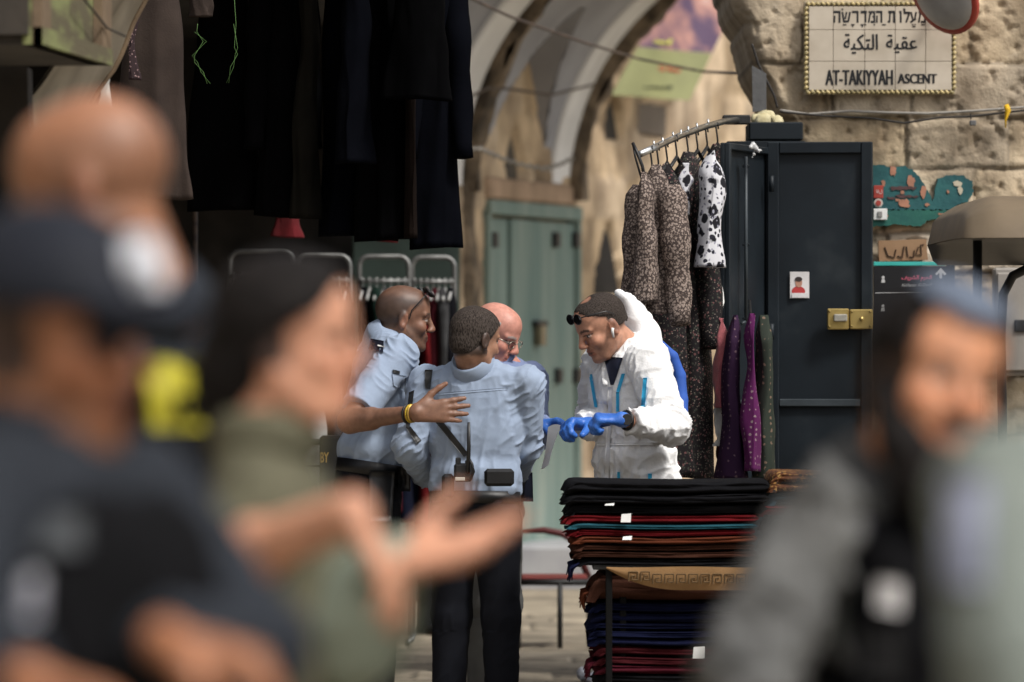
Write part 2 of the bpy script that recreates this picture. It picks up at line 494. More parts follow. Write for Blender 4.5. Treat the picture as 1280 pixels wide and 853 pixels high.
h = .016 * np.clip(dist / .016, 0, 1) ** .7 + (rough - .5) * .04 + (fbm(np.stack([X * 2.2, Z * 2.2, X * 0], -1), 44, 3) - .5) * .035 + (hsh - .5) * .03 - pit * .1
edge_fall = np.clip((X - xl[:, None]) / .07, 0, 1); h = h - (1 - edge_fall) ** 2 * .09
Y = WD - h
tone = .8 + .34 * hs2 + (rough - .5) * .5; tone = tone * np.where(dist < .008, .62, 1)
py = -((Z - CAMH) * FPX / WD) + 426.5
stain = np.clip(fbm(np.stack([X * 6, Z * 1.2, X * 0], -1), 21, 4) - .48, 0, 1) * 2.2
tone = tone * (1 - .55 * stain)
warm = np.stack([np.ones_like(tone), .97 + .05 * hsh, .9 + .16 * hsh], -1)
pale = ((py > 292) & (hsh > .25))[..., None]
colr = tone[..., None] * np.where(pale, warm * A(1.15, 1.2, 1.28), warm)
wall = thing('stone_wall', (wx(1130), WD + .4, 0), 'rough tan limestone block wall with broken curved edge behind the tiled street sign', 'wall')
mb = MB()
G = np.stack([X, Y, Z], -1)
side = [G[:, 0] + A(0, q, 0) for q in (1.6, .9, .3)]
G = np.concatenate([np.stack(side, 1), G], 1)
colr = np.concatenate([np.repeat(colr[:, :1], 3, 1), colr], 1)
mb.grid(G)
mb.build('masonry', M_stone, wall, smooth=True, col=colr.reshape(-1, 3))
# painted plaster patch left on the masonry
M_teal = mat('teal_paint', (.03, .125, .125), (.016, .07, .08), 7, .7, .25, 50, c3=(.05, .16, .14), detail=9)
M_bare = mat('salmon_undercoat', (.42, .2, .13), (.3, .15, .1), 14, .85, .2, 50)
M_green = mat('green_dado', (.025, .13, .095), (.018, .09, .08), 9, .6, .2, 50)
pts = [(1083, 207), (1100, 206), (1118, 210), (1128, 207), (1140, 212), (1150, 222), (1156, 232), (1162, 243), (1166, 252), (1172, 224), (1186, 219), (1204, 220), (1215, 227), (1217, 240), (1210, 252), (1196, 257), (1188, 262), (1083, 262)]
def wall_plate(pts, d, name, m, parent, th=.006, jit=1.0):
    rj = np.random.default_rng(len(pts) * 7 + int(pts[0][0] * 3)); o = []
    for i in range(len(pts)):
        a_, b_ = np.array(pts[i], float), np.array(pts[(i + 1) % len(pts)], float); nn_ = max(1, int(np.linalg.norm(b_ - a_) / 2.2))
        for q_ in range(nn_): o.append(tuple(a_ + (b_ - a_) * q_ / nn_ + (rj.random(2) - .5) * 2 * jit * min(1, np.linalg.norm(b_ - a_) / 6)))
    pts = o; m_ = MB(); m_.prism([P(x, y, d) for x, y in pts][::-1], A(0, 0, 0), A(0, .055, 0)); return m_.build(name, m, parent)
patch_t = thing('painted_patch', P(1150, 283, WD - .06), 'flaking teal painted plaster patch with pinkish bare spots on the stone wall', 'plaster')
wall_plate(pts, WD - .062, 'teal_paint', M_teal, patch_t)
wall_plate([(1083, 263), (1188, 263), (1185, 272), (1160, 276), (1150, 283), (1120, 281), (1083, 284)], WD - .064, 'green_dado', M_green, patch_t)
k = 0
for cx_, cy_, rx_, ry_ in [(1139, 227, 5, 9), (1154, 240, 4, 10), (1116, 214, 4, 7), (1131, 255, 8, 6), (1128, 241, 2.5, 2.5), (1122, 250, 3, 2), (1104, 229, 3, 5), (1185, 240, 2, 2), (1197, 230, 7, 4), (1200, 238, 3, 5), (1159, 256, 3, 2), (1108, 270, 3, 1.5), (1176, 268, 5, 1.5)]:
    rr = np.random.default_rng(k); k += 1
    pp = [(cx_ + rx_ * math.cos(t) * rr.uniform(.6, 1.25), cy_ + ry_ * math.sin(t) * rr.uniform(.6, 1.25)) for t in np.linspace(0, 6.283, 13)[:-1]]
    wall_plate(pp, WD - .0655 - .0006 * (k % 3), 'bare_spot', M_bare if k != 9 and k != 10 else mat('pale_undercoat', (.5, .45, .34), None, 12, .8), patch_t)
for (x0, y0, x1, y1) in [(1112, 233, 1146, 237), (1120, 244, 1150, 247), (1108, 246, 1120, 249)]:
    wall_plate([(x0, y0), (x1, y0 + 1), (x1 - 2, y1), (x0 + 3, y1 + .5)], WD - .0665, 'brown_smear', mat('brown_smear', (.09, .05, .05), None, 20, .8), patch_t)

# ------------------------------------------------------------------ tiled street sign
M_tile = mat('glazed_tile', (.54, .475, .385), (.43, .37, .29), 7, .34, .05, 30, spec=.5, detail=8)
M_grout = mat('tile_grout', (.4, .33, .24), None, 20, .9, .2)
M_rope = mat('ochre_rope_border', (.47, .37, .17), (.28, .23, .11), 42, .4, .1, 60, spec=.5, contrast=(.46, .54))
sd = WD - .085
sign = thing('street_sign', P(1100, 118, sd), 'cream tiled street sign with black Hebrew, Arabic and English lettering and ochre border', 'street sign')
def rect_plate(px0, py0, px1, py1, d, th, bev=.002):
    a, b = P(px0, py0, d), P(px1, py1, d); c = (a + b) / 2 + A(0, th / 2, 0)
    return MB().box(c, (abs(b[0] - a[0]), th, abs(b[2] - a[2])), bev=bev)
rect_plate(1005, 2, 1195, 118.5, sd + .014, .03).build('backing', M_grout, sign)
bx = [1011, 1041.5, 1080.8, 1119, 1157, 1190]
by = [8, 37.5, 77, 113]
for i in range(5):
    for j in range(3):
        rect_plate(bx[i] + .3, by[j] + .3, bx[i + 1] - .3, by[j + 1] - .3, sd, .016, .001).build('tile', M_tile, sign)
def rope(p0, p1):
    n = max(2, int(np.linalg.norm(p1 - p0) / .022)); m_ = MB(); dirv = unit(p1 - p0); up = np.cross(dirv, A(0, 1, 0))
    for i in range(n):
        a = p0 + (p1 - p0) * (i + .15) / n; b = p0 + (p1 - p0) * (i + .85) / n
        m_.tube([a + up * .007, b - up * .007], .0085, 6)
    return m_
for q0, q1 in (((1007, 5), (1193, 4)), ((1007, 115.5), (1193, 115.5)), ((1007.5, 8), (1007.5, 113)), ((1192.5, 8), (1192.5, 113))):
    rope(P(*q0, sd + .004), P(*q1, sd + .004)).build('border', M_rope, sign, smooth=True)
ld = sd - .0005
EX, EZ = A(1, 0, 0), A(0, 0, 1)
sc = WD / FPX
def line_of(txt, cx, cy, wpx, hpx, bold=.012):
    m_ = MB()
    for q_, dx_ in enumerate((-.75, 0, .75) if bold else (0,)): lettering(m_, txt, P(cx + dx_, cy, ld - .0004 * q_), EX, EZ, wpx * sc, hpx * sc, 1, 0)
    return m_
# Hebrew, in visual order, with its points set below and above
m_ = MB(); hk_ = [0]
def stroke(x0, y0, x1, y1, w_):
    a, b = np.array([x0, y0], float), np.array([x1, y1], float); t_ = (b - a) / np.linalg.norm(b - a); n_ = np.array([-t_[1], t_[0]]) * w_ / 2
    hk_[0] += 1; d_ = ld - .0002 - .00025 * (hk_[0] % 5)
    m_.prism([P(*(a - n_), d_), P(*(b - n_), d_), P(*(b + n_), d_), P(*(a + n_), d_)], A(0, 0, 0), A(0, .0016, 0))
T_, B_ = 15.2, 28.6
def he(a, b): stroke(a, T_, b, T_, 3); stroke(b - 1.2, T_, b - 1.2, B_, 2.4); stroke(a + 1.4, T_ + 4.5, a + 1.0, B_, 2)
def mem(a, b): stroke(a + 3, T_, b, T_, 2.8); stroke(b - 1.1, T_, b - 1.1, B_, 2.3); stroke(a + 3.4, B_ - 1, b, B_ - 1, 2.8); stroke(a + 1, T_ - 1, a + 4, T_ + 3, 2.2); stroke(a + 2.8, T_ + 2, a + .8, B_, 2)
he(1095, 1103); mem(1085, 1094)
stroke(1076, T_, 1083.5, T_, 3.2); stroke(1081.8, T_, 1081.8, B_, 2.4)
stroke(1065, T_, 1072.8, T_, 3); stroke(1072, T_ - .8, 1072, B_, 2.4)
stroke(1053, T_, 1055, B_ - 1, 2.3); stroke(1062.6, T_, 1060.5, B_ - 2, 2.3); stroke(1054, B_ - 1.4, 1061, B_ - 1.6, 2.8); stroke(1058.3, T_, 1056.5, T_ + 9, 2)
he(1042, 1050.7); mem(1147.7, 1157.3)
stroke(1138.6, T_, 1141.2, B_ - 3, 2.2); stroke(1145.2, T_, 1143.2, B_ - 3.2, 2.2); stroke(1145, B_ - 5, 1138, B_ - .4, 2.4)
stroke(1130.6, T_ - 4.5, 1130.6, T_ + 1, 2.2); stroke(1129.6, T_ + 1, 1137.4, T_ + 1, 2.8); stroke(1136.8, T_ + 1, 1132.6, B_, 2.4)
stroke(1124, T_, 1127, T_, 2.8); stroke(1126, T_, 1126, B_, 2.3)
stroke(1110.5, T_, 1118.4, T_, 3); stroke(1117.6, T_, 1117.6, B_, 2.4); stroke(1112.6, T_, 1112, B_ - 1, 2.1); stroke(1109.6, B_ - 1.2, 1112.6, B_ - 1.2, 2.4)
for (x, y, w_, h_) in [(1154, 31, 5, 1.3), (1144, 31, 1.8, 1.5), (1141, 31, 1.8, 1.5), (1142.5, 33.5, 4, 1.2), (1130, 12, 2, 2), (1105, 31, 5, 1.3), (1093, 31, 1.8, 1.8), (1091.5, 21, 1.8, 1.8), (1082, 31, 1.8, 1.5), (1078, 31, 4.6, 1.3), (1078, 33, 1.5, 2), (1066, 31, 4.6, 1.3), (1066, 33, 1.5, 2), (1053, 12, 2, 2), (1056, 31, 4.6, 1.3)]:
    c = P(x, y, ld - .0008); m_.box(c, (w_ * sc, .0016, h_ * sc))
m_.build('lettering', M_letter, sign)
# Arabic in joined presentation forms, visual order
ar1 = '\ufeca\ufed8\ufef4\ufe94'; ar1 = '\u0639'
ara_a = ''.join(reversed(['\ufecb', '\ufed8', '\ufef4', '\ufe94']))
ara_b = ''.join(reversed(['\ufe8d', '\ufedf', '\ufe98', '\ufedc', '\ufef4', '\ufe94']))
m_ = MB(); 
m2_ = MB()
for q_, dx_ in enumerate((-.5, .5)):
    lettering(m_, ara_a, P(1127 + dx_, 55, ld - .0004 * q_), EX, EZ, 38 * sc, 23 * sc, 1, 0); lettering(m2_, ara_b, P(1076 + dx_, 55, ld - .0004 * q_), EX, EZ, 42 * sc, 25 * sc, 1, 0)
m2_.build('lettering', M_letter, sign)
m_.build('lettering', M_letter, sign)
line_of('AT-TAKIYYAH', 1074, 97, 83, 18.5, .014).build('lettering', M_letter, sign)
line_of('ASCENT', 1146.5, 98.5, 48, 12, .016).build('lettering', M_letter, sign)

# convex mirror
mr = thing('traffic_mirror', P(1194, 30, WD - .5), 'round convex mirror with a red rim above the street sign corner', 'mirror')
M_mirror = mat('mirror_back_grey', (.42, .41, .4), (.3, .29, .28), 5, .35, .05, 30, spec=.5)
M_red = mat('red_plastic', (.42, .055, .035), (.3, .04, .03), 12, .45, .05, spec=.5)
c = P(1180, -6, WD - .45)
ax_ = unit(A(-.55, -.5, -.35)); e1 = unit(np.cross(ax_, A(0, 0, 1))); e2 = np.cross(ax_, e1)
Mx = np.stack([e1, e2, ax_], 1)
mb = MB(); mb.lathe(A(0, 0, 0), [(.17 * math.cos(t), .05 * math.sin(t)) for t in np.linspace(0, 1.45, 8)], 32)
mk('mirror_face', np.concatenate(mb.V) @ Mx.T + c, mb.F, M_mirror, mr)
mb = MB(); mb.lathe(A(0, 0, 0), [(.168, -.02), (.19, -.015), (.19, .006), (.168, .01)], 36)
mk('rim', np.concatenate(mb.V) @ Mx.T + c, mb.F, M_red, mr)
MB().tube([c - ax_ * .02, c - ax_ * .1 + A(0, .2, .05), A(c[0] + .1, WD - .01, c[2] + .1)], .015, 8).build('bracket', M_steel_dark, mr, smooth=True)

# cables on the near wall
def cable(pts, r=.006, name='cable', label='', m=M_cable, cat='cable', sag=None, jitter=0, **kw):
    Q = []
    for i in range(len(pts) - 1):
        for t in np.linspace(0, 1, 9)[:-1]: Q.append(np.array(pts[i]) * (1 - t) + np.array(pts[i + 1]) * t)
    Q.append(np.array(pts[-1])); Q = np.array(Q)
    if jitter: Q = Q + (np.random.default_rng(3).random(Q.shape) - .5) * jitter
    m_ = MB().tube(list(Q), r, 7); return m_.build(name, m, None, smooth=True, label=label, cat=cat, **kw)
cd = WD - .075
cable([P(975, 138, cd), P(1010, 143, cd), P(1062, 139, cd), P(1110, 141, cd), P(1160, 142, cd), P(1215, 139, cd), P(1300, 133, cd)], .006, 'cable', 'pale grey cable run straight along the stone wall below the street sign', mat('grey_cable', (.3, .28, .25), None, 20, .6))
cable([P(975, 140, cd - .012), P(1030, 145, cd - .012), P(1090, 148, cd - .012), P(1130, 154, cd - .012), P(1175, 147, cd - .012), P(1210, 146, cd - .012), P(1300, 136, cd - .012)], .005, 'cable', 'black sagging cable on the stone wall just under the grey one')
cable([P(972, 135, cd), P(968, 120, cd), P(958, 100, cd), P(948, 80, cd), P(940, 55, cd)], .006, 'cable', 'thin dark cable climbing the broken edge of the stone wall')
t = thing('junction_box', P(1216, 158, cd - .02), 'small grey junction box hanging from the wall cable', 'junction box')
MB().box(P(1216, 154, cd - .03), (.03, .03, .024), bev=.004).build('box_body', mat('box_grey', (.12, .12, .12), None, 20, .5), t)
MB().tube([P(1214, 149, cd - .03), P(1213, 142, cd - .03)], .004, 6).build('wire', M_cable, t)
MB().tube([P(1258, 132, cd - .02), P(1260, 138, cd - .03), P(1257, 150, cd - .02), P(1257, 160, cd - .02)], [.012, .014, .005, .003], 8).build('cable_tie', mat('yellow_tape', (.7, .42, .02), None, 20, .6), None, smooth=True, label='yellow tape tie hanging on the wall cable', cat='cable tie')
# steel bracket and flashing at the broken edge
MB().prism([P(940, 82, 25.7), P(958, 92, 25.7), P(958, 138, 25.7), P(941, 140, 25.7)], A(0, 0, 0), A(0, .03, 0)).build('steel_plate', mat('grey_zinc', (.17, .17, .17), (.1, .1, .1), 6, .5, metal=.6), None, label='narrow grey sheet metal plate beside the broken stone edge', cat='metal plate')

# things fixed to the wall beside the door
t = thing('alarm_sign', P(1098, 248, WD - .1), 'small red square sticker on the teal painted wall', 'sticker')
rect_plate(1092, 232, 1104, 248, WD - .078, .008).build('plate', M_red, t)
m_ = MB(); lettering(m_, '\ufe8e\ufedf\u0644', P(1099, 240, WD - .0785), EX, EZ, 7 * sc, 5 * sc); m_.build('lettering', M_white_pl, t)
t = thing('round_sticker', P(1098, 258, WD - .1), 'round white and red sticker on the teal painted wall', 'sticker')
MB().lathe(P(1098, 254, WD - .08), [(.02, -.003), (.02, .003)], 20, axis=1).build('disc', mat('sticker_white', (.6, .55, .5), None, 20, .5), t)
MB().lathe(P(1098, 254, WD - .085), [(.013, -.003), (.013, .003)], 20, axis=1).build('disc_mark', M_red, t)
t = thing('light_switch', P(1100, 275, WD - .1), 'white switch plate on the green band of the painted wall', 'switch')
rect_plate(1092, 261, 1109, 275, WD - .082, .012).build('plate', M_white_pl, t)
rect_plate(1097, 264.5, 1103, 271.5, WD - .09, .008).build('rocker', mat('switch_grey', (.25, .25, .24), None, 20, .5), t)
t = thing('cardboard_sign', P(1130, 327, WD - .12), 'piece of brown cardboard with scrawled Arabic writing above the black sign', 'cardboard sign')
wall_plate([(1098, 301), (1158, 299), (1160, 325), (1099, 327)], WD - .1, 'card', mat('cardboard', (.33, .2, .115), (.27, .16, .09), 6, .9, .1), t, jit=.25)
m_ = MB(); kd = WD - .104
for pts in ([(1106, 309), (1110, 320), (1118, 322), (1120, 312)], [(1122, 320), (1128, 322), (1130, 308)], [(1133, 308), (1135, 321)], [(1137, 321), (1142, 322), (1143, 313)], [(1148, 309), (1145, 318), (1152, 319), (1151, 306), (1155, 306)]):
    m_.tube([P(x, y, kd) for x, y in pts], .0028, 5)
m_.build('lettering', mat('marker_ink', (.06, .03, .02), None, 20, .7), t)

dsg = thing('direction_sign', P(1143, 460, WD - .25), 'black direction sign with teal top strip, white arrow and pink Arabic lettering', 'sign')
dd = WD - .24
rect_plate(1092, 333, 1191, 470, dd, .05).build('board', mat('sign_black', (.012, .012, .014), None, 8, .35, .02, spec=.4), dsg)
rect_plate(1092, 327.5, 1182, 332.5, dd - .002, .05).build('top_strip', mat('sign_teal', (.05, .42, .38), None, 8, .45, .02), dsg)
def sgn(txt, cx, cy, wp, hp, m, bold=.02):
    q = MB(); s_ = dd / FPX; lettering(q, txt, P(cx, cy, dd - .0005), EX, EZ, wp * s_, hp * s_, 1, bold); q.build('lettering', m, dsg)
M_pink = mat('sign_pink', (.62, .13, .2), None, 8, .5, 0); M_signwhite = mat('sign_white', (.5, .5, .5), None, 8, .5, 0)
sgn(''.join(reversed(['\ufe8d', '\ufedf', '\ufea4', '\ufeae', '\ufee1', ' ', '\ufe8d', '\ufedf', '\ufeb8', '\ufeae', '\ufef3', '\ufed2'])), 1146, 348.5, 38, 8, M_pink, .03)
sgn('Al-Haram Al-Sharif', 1146, 357, 38, 4.2, M_signwhite, .02)
m_ = MB(); ad = dd - .001
m_.prism([P(1174.2, 349, ad), P(1177.6, 349, ad), P(1177.6, 340, ad), P(1174.2, 340, ad)], A(0, 0, 0), A(0, .0014, 0))
m_.prism([P(1169, 343, ad), P(1176, 335.5, ad), P(1183, 343, ad), P(1180.8, 345, ad), P(1176, 340, ad), P(1171, 345, ad)], A(0, 0, 0), A(0, .0014, 0)); m_.build('arrow', M_signwhite, dsg)
for (x, y) in ((1104, 350), (1104, 386)):
    m_ = MB(); m_.lathe(P(x, y - 3, ad), [(.007, -.001), (.007, .001)], 10, axis=1)
    m_.prism([P(x - 2.5, y + 3.5, ad), P(x - 1.6, y - 1, ad), P(x + 1.6, y - 1, ad), P(x + 2.5, y + 3.5, ad)], A(0, 0, 0), A(0, .0014, 0)); m_.build('pictogram', M_signwhite, dsg)
rect_plate(1094, 366, 1180, 367, ad, .0014).build('divider', M_signwhite, dsg)
MB().tube([P(1188, 330, WD - .19), A(P(1188, 330, WD - .19)[0], WD - .19, 0)], .02, 8).build('post', M_black_steel, dsg)

# ------------------------------------------------------------------ vaulted passage
A0 = A(P(580, 0, 36)[0], 36, 0); C0 = A(P(960, 0, 44)[0], 44, 0); UU = unit(C0 - A0); NN = A(UU[1], -UU[0], 0)
def W3(t, n, z): return A0 + UU * t + NN * n + A(0, 0, z)
def tz(px, py, n=0.0):
    dx = A((px - 640) / FPX, 1, -(py - 426.5) / FPX); o = A(0, 0, CAMH)
    q = A0 + NN * n
    lam = np.dot(q - o, NN) / np.dot(dx, NN); p = o + dx * lam
    return np.dot(p - A0, UU), p[2]
ZS, RV = 2.6, 1.72
# passage wall: weathered stone, with its openings pushed back
ts = np.arange(-.35, 9.4, .04); zs = np.arange(0, 4.8, .04)
T, Zg = np.meshgrid(ts, zs, indexing='ij')
rows = auto_rows(0, 5, -.5, 9.5, (.28, .42), (.4, .9), np.random.default_rng(9))
ident, dist = ashlar(T, Zg, rows, .03)
hsh = (np.sin(ident * 12.9898) * 43758.5453) % 1.0; hs2 = (np.sin(ident * 3.425) * 24634.63) % 1.0
rg = fbm(np.stack([T * 3, Zg * 3, T * 0], -1), 3, 5)
dep = .014 * np.clip(dist / .03, 0, 1) + (rg - .5) * .07 + (hsh - .5) * .02
tone = .75 + .45 * hs2 + (rg - .5) * .9
def opening(px0, px1, py_top, py_bot, depth, arch):
    global dep, tone
    t0, zt = tz(px0, py_top); t1, _ = tz(px1, py_top); tm = (t0 + t1) / 2; hw = (t1 - t0) / 2; zb = tz((px0 + px1) / 2, py_bot)[1]; zt = tz((px0 + px1) / 2, py_top)[1]
    u = np.abs(T - tm) / hw
    top = zt - (hw * 1.1 * u ** 1.7 if arch else 0)
    m = (u < 1) & (Zg < top) & (Zg > zb); dep = np.where(m, -depth, dep)
    return tm, hw, zb, zt
door_o = opening(603, 719, 262, 760, .05, False)
niche = opening(741, 779, 280, 372, .07, True)
wina = opening(754, 777, 118, 178, .07, True)
winb = opening(628, 652, 158, 232, .07, True)
winc = opening(800, 838, 128, 172, .06, False)
G = A0 + UU * T[..., None] + NN * dep[..., None] + np.stack([T * 0, T * 0, Zg], -1)
pw = thing('passage_wall', W3(4, 0, 0), 'weathered tan stone wall of the vaulted passage around the green doors', 'wall')
MB().grid(G).build('masonry', M_oldstone, pw, smooth=True, col=(np.clip(tone, .35, 1.5)[..., None] * np.stack([np.ones_like(tone), .96 + .06 * hsh, .88 + .2 * hsh], -1)).reshape(-1, 3))
M_opening_shade = mat('dark_opening', (.018, .015, .012), None, 6, .6, .1)
def infill(o, nm, off, m, arch=True):
    tm, hw, zb, zt = o; q = MB(); pr = [(tm - hw * .97, zb + .02), (tm + hw * .97, zb + .02)] + ([(tm + hw * .97 * u, zt - hw * 1.1 * u ** 1.7 - .02) for u in np.linspace(1, 0, 7)] + [(tm - hw * .97 * u, zt - hw * 1.1 * u ** 1.7 - .02) for u in np.linspace(0, 1, 7)[1:]] if arch else [(tm + hw * .97, zt - .02), (tm - hw * .97, zt - .02)]); q.prism([W3(t_, -off, z_) for t_, z_ in pr], NN * 0, NN * -.05); q.build(nm, m, pw)
infill(niche, 'niche_shade', .03, mat('niche_dark', (.012, .01, .009), (.008, .007, .006), 8, .8)); infill(wina, 'window', .03, M_opening_shade); infill(winb, 'window', .03, mat('window_brown', (.09, .075, .055), (.05, .04, .03), 6, .7)); infill(winc, 'window', .03, mat('window_grey', (.12, .1, .08), None, 6, .6), False)  # dark infill colours stand in for the shade inside niche and windows
# lintel and green double door
dt = thing('green_door', W3(door_o[0], 0, 0), 'tall weathered green double doors under the lunette in the passage wall', 'door')
tm, hw, zb, zt = door_o
def wbox(t0, t1, n0, n1, z0, z1, bev=.006):
    q = MB(); c = W3((t0 + t1) / 2, (n0 + n1) / 2, (z0 + z1) / 2)
    return q.box(c, (t1 - t0, abs(n1 - n0), z1 - z0), rz=math.atan2(UU[1], UU[0]), bev=bev)
zdoor = tz(660, 268)[1]; tl = tz(607, 300)[0]; tr = tz(716, 300)[0]; tmid = tz(661, 300)[0]; tq = tz(635, 300)[0]
wbox(tl - .06, tr + .06, -.04, .055, zdoor - .02, zdoor + .07).build('door_frame', M_door_green, dt)
for a_, b_ in ((tl - .07, tl - .005), (tr + .005, tr + .07)): wbox(a_, b_, -.04, .045, 0, zdoor - .02).build('door_frame', M_door_green, dt)
for a_, b_, n_ in ((tl, tq - .012, .0), (tq + .012, tmid - .03, .024), (tmid + .02, tr - .01, .012)):
    leaf = wbox(a_, b_, n_ - .05, n_, .02, zdoor - .04).build('door_leaf', M_door_green, dt)
wbox(tmid - .03, tmid + .022, -.045, -.03, .02, zdoor - .04).build('door_gap_strip', mat('door_dark', (.02, .03, .025), None, 8, .8), dt)
for px_, py_ in ((612, 300), (690, 300), (715, 300), (693, 470), (716, 470)):
    t_, z_ = tz(px_, py_); wbox(t_ - .05, t_ + .05, .0, .05, z_ - .05, z_ + .05).build('hinge_plate', M_steel_dark, dt)
t_, z_ = tz(667, 417)
wbox(t_ - .1, t_ + .16, .02, .06, z_ + .05, z_ + .085).build('bolt', M_steel_dark, dt)
wbox(t_ - .06, t_ + .06, .02, .075, z_ - .08, z_ + .05).build('padlock', mat('old_brass', (.28, .24, .16), None, 10, .4, metal=.7), dt)
lin = MB(); wbox(tl - .08, tr - .1, -.14, .05, zdoor + .075, zdoor + .22, .02).build('lintel', mat('lintel_stone', (.4, .28, .19), (.24, .17, .11), 5, .9, .3), pw)

# barrel vault, whitewashed bands and stone ribs
def arc(rad, t, a0=0.0, a1=math.pi, n=40):
    return [W3(t, RV - rad * math.cos(g), ZS + rad * math.sin(g)) for g in np.linspace(a0, a1, n)]
vault = thing('vault', W3(1, RV, ZS), 'grey plastered barrel vault with whitewashed bands over the passage', 'vault')
def strip(t0, t1, rad, name, m, nt=14, lun=None, amp=.012, thick=.06):
    q = MB(); a = np.linspace(0, math.pi * .62, 60); tt = np.linspace(t0, t1, nt)
    G = np.zeros((60, nt, 3)); Go = np.zeros((60, nt, 3))
    for i, g in enumerate(a):
        for j, t in enumerate(tt):
            w_ = amp * (fbm(A(t * 3, g * 4, rad), 6, 3) - .5)
            G[i, j] = W3(t, RV - (rad + w_) * math.cos(g), ZS + (rad + w_) * math.sin(g)); Go[i, j] = W3(t, RV - (rad + thick) * math.cos(g), ZS + (rad + thick) * math.sin(g))
    keep = lambda i, j: lun is None or G[i, j][2] > lun(tt[j]) or a[i] > math.pi / 2
    V = np.concatenate([G.reshape(-1, 3), Go.reshape(-1, 3)]); F = []; N_ = 60 * nt
    for i in range(59):
        for j in range(nt - 1):
            if keep(i, j) and keep(i + 1, j + 1):
                f = [i * nt + j, i * nt + j + 1, (i + 1) * nt + j + 1, (i + 1) * nt + j]; F.append(f); F.append([x + N_ for x in f[::-1]])
    for i in range(59):
        for j, fl in ((0, 1), (nt - 1, 0)):
            F.append([i * nt + j, (i + 1) * nt + j, (i + 1) * nt + j + N_, i * nt + j + N_])
    return q.add(V, F).build(name, m, vault, smooth=True)
t1r = tz(712, 230)[0]
LUN0, LUN1 = .28, t1r - .55
def lun(t):
    c = (LUN0 + LUN1) / 2; hw_ = (LUN1 - LUN0) / 2; u = abs(t - c) / hw_
    return ZS - .1 + (1.28 * max(0, 1 - u ** 1.5) if u < 1 else -.5)
strip(.14, t1r - .5, RV, 'web', M_plaster, 44, lun)
strip(t1r - .5, t1r - .06, RV - .02, 'white_band', M_white_plaster, 8)
strip(-2.4, -.62, RV, 'web', M_plaster, 10); strip(-.62, -.1, RV - .02, 'white_band', M_white_plaster, 8)
# cross web above the lunette
tt = np.linspace(LUN0 + .01, LUN1 - .01, 40); Gc = np.zeros((40, 8, 3))
for i, t in enumerate(tt):
    zz = lun(t); ns = RV - math.sqrt(max(0, RV ** 2 - max(0, zz - ZS) ** 2))
    for j, f in enumerate(np.linspace(-.1, 1.04, 8)): Gc[i, j] = W3(t, ns * f, zz + .01)
MB().grid(Gc).build('cross_web', M_plaster, vault, smooth=True)
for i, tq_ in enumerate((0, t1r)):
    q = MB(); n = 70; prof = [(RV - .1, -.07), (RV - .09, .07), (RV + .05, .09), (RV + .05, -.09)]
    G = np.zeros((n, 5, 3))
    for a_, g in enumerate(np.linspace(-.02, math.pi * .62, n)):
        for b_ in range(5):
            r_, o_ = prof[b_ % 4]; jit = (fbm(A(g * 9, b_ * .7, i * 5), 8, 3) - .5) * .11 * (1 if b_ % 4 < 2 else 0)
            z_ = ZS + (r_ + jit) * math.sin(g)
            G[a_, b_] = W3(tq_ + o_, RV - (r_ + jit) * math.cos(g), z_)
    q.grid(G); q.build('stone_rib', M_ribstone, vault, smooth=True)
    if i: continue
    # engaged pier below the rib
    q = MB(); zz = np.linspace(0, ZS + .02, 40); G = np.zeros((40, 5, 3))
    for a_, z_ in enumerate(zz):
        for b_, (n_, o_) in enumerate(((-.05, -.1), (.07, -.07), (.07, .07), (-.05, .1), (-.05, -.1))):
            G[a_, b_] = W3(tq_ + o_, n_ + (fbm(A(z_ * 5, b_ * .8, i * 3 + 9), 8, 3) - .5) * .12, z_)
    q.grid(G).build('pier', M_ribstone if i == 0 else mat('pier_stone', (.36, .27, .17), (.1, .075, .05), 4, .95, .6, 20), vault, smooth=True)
# house closing the street; its sunlit brightness is lifted into the stone colour
fw = thing('far_house', (3, 50, 0), 'sunlit tan stone house closing the street beyond the vault', 'house')
xs = np.arange(.2, 8, .06); zs = np.arange(0, 9, .06); XX, ZZ = np.meshgrid(xs, zs, indexing='ij')
rows = auto_rows(0, 9.2, .1, 8.2, (.35, .5), (.5, 1.0), np.random.default_rng(4)); ident, dist = ashlar(XX, ZZ, rows, .04)
hs2 = (np.sin(ident * 3.425) * 24634.63) % 1.0; rg = fbm(np.stack([XX * 1.2, ZZ * 1.2, XX * 0], -1), 3, 5)
tone = 1.05 + .4 * hs2 + (rg - .5) * .8
MB().grid(np.stack([XX, 50 - .04 * np.clip(dist / .05, 0, 1) - (rg - .5) * .2, ZZ], -1)).build('masonry', M_oldstone, fw, smooth=True, col=(tone[..., None] * A(1.25, 1.22, 1.15)).reshape(-1, 3))

# banner, cables and chain across the vault
bn = thing('banner', P(812, 125, 39.6), 'faded printed banner with olive strip and red Arabic lettering hanging slanted under the vault', 'banner')
q00, q10, q11, q01 = P(764, 119, 39), P(862, 126, 39.6), P(950, -60, 40.8), P(868, -70, 40.2)
def bpt(u, v, off=0.0): 
    p = q00 * (1 - u) * (1 - v) + q10 * u * (1 - v) + q11 * u * v + q01 * (1 - u) * v
    return p + A(0, -.03 * math.sin(u * 7 + v * 3) - off, 0)
def bsheet(u0, u1, v0, v1, off=0.0, nu=16, nv=16):
    a = np.array([[bpt(u, v, off) for v in np.linspace(v0, v1, nv)] for u in np.linspace(u0, u1, nu)])
    m_ = MB(); m_.grid(a); m_.grid(a[::-1] + A(0, .006, 0)); return m_
M_bprint = mat('faded_print', (.38, .2, .16), (.08, .05, .09), 4, .7, 0, c3=(.42, .36, .34), contrast=(.38, .58))
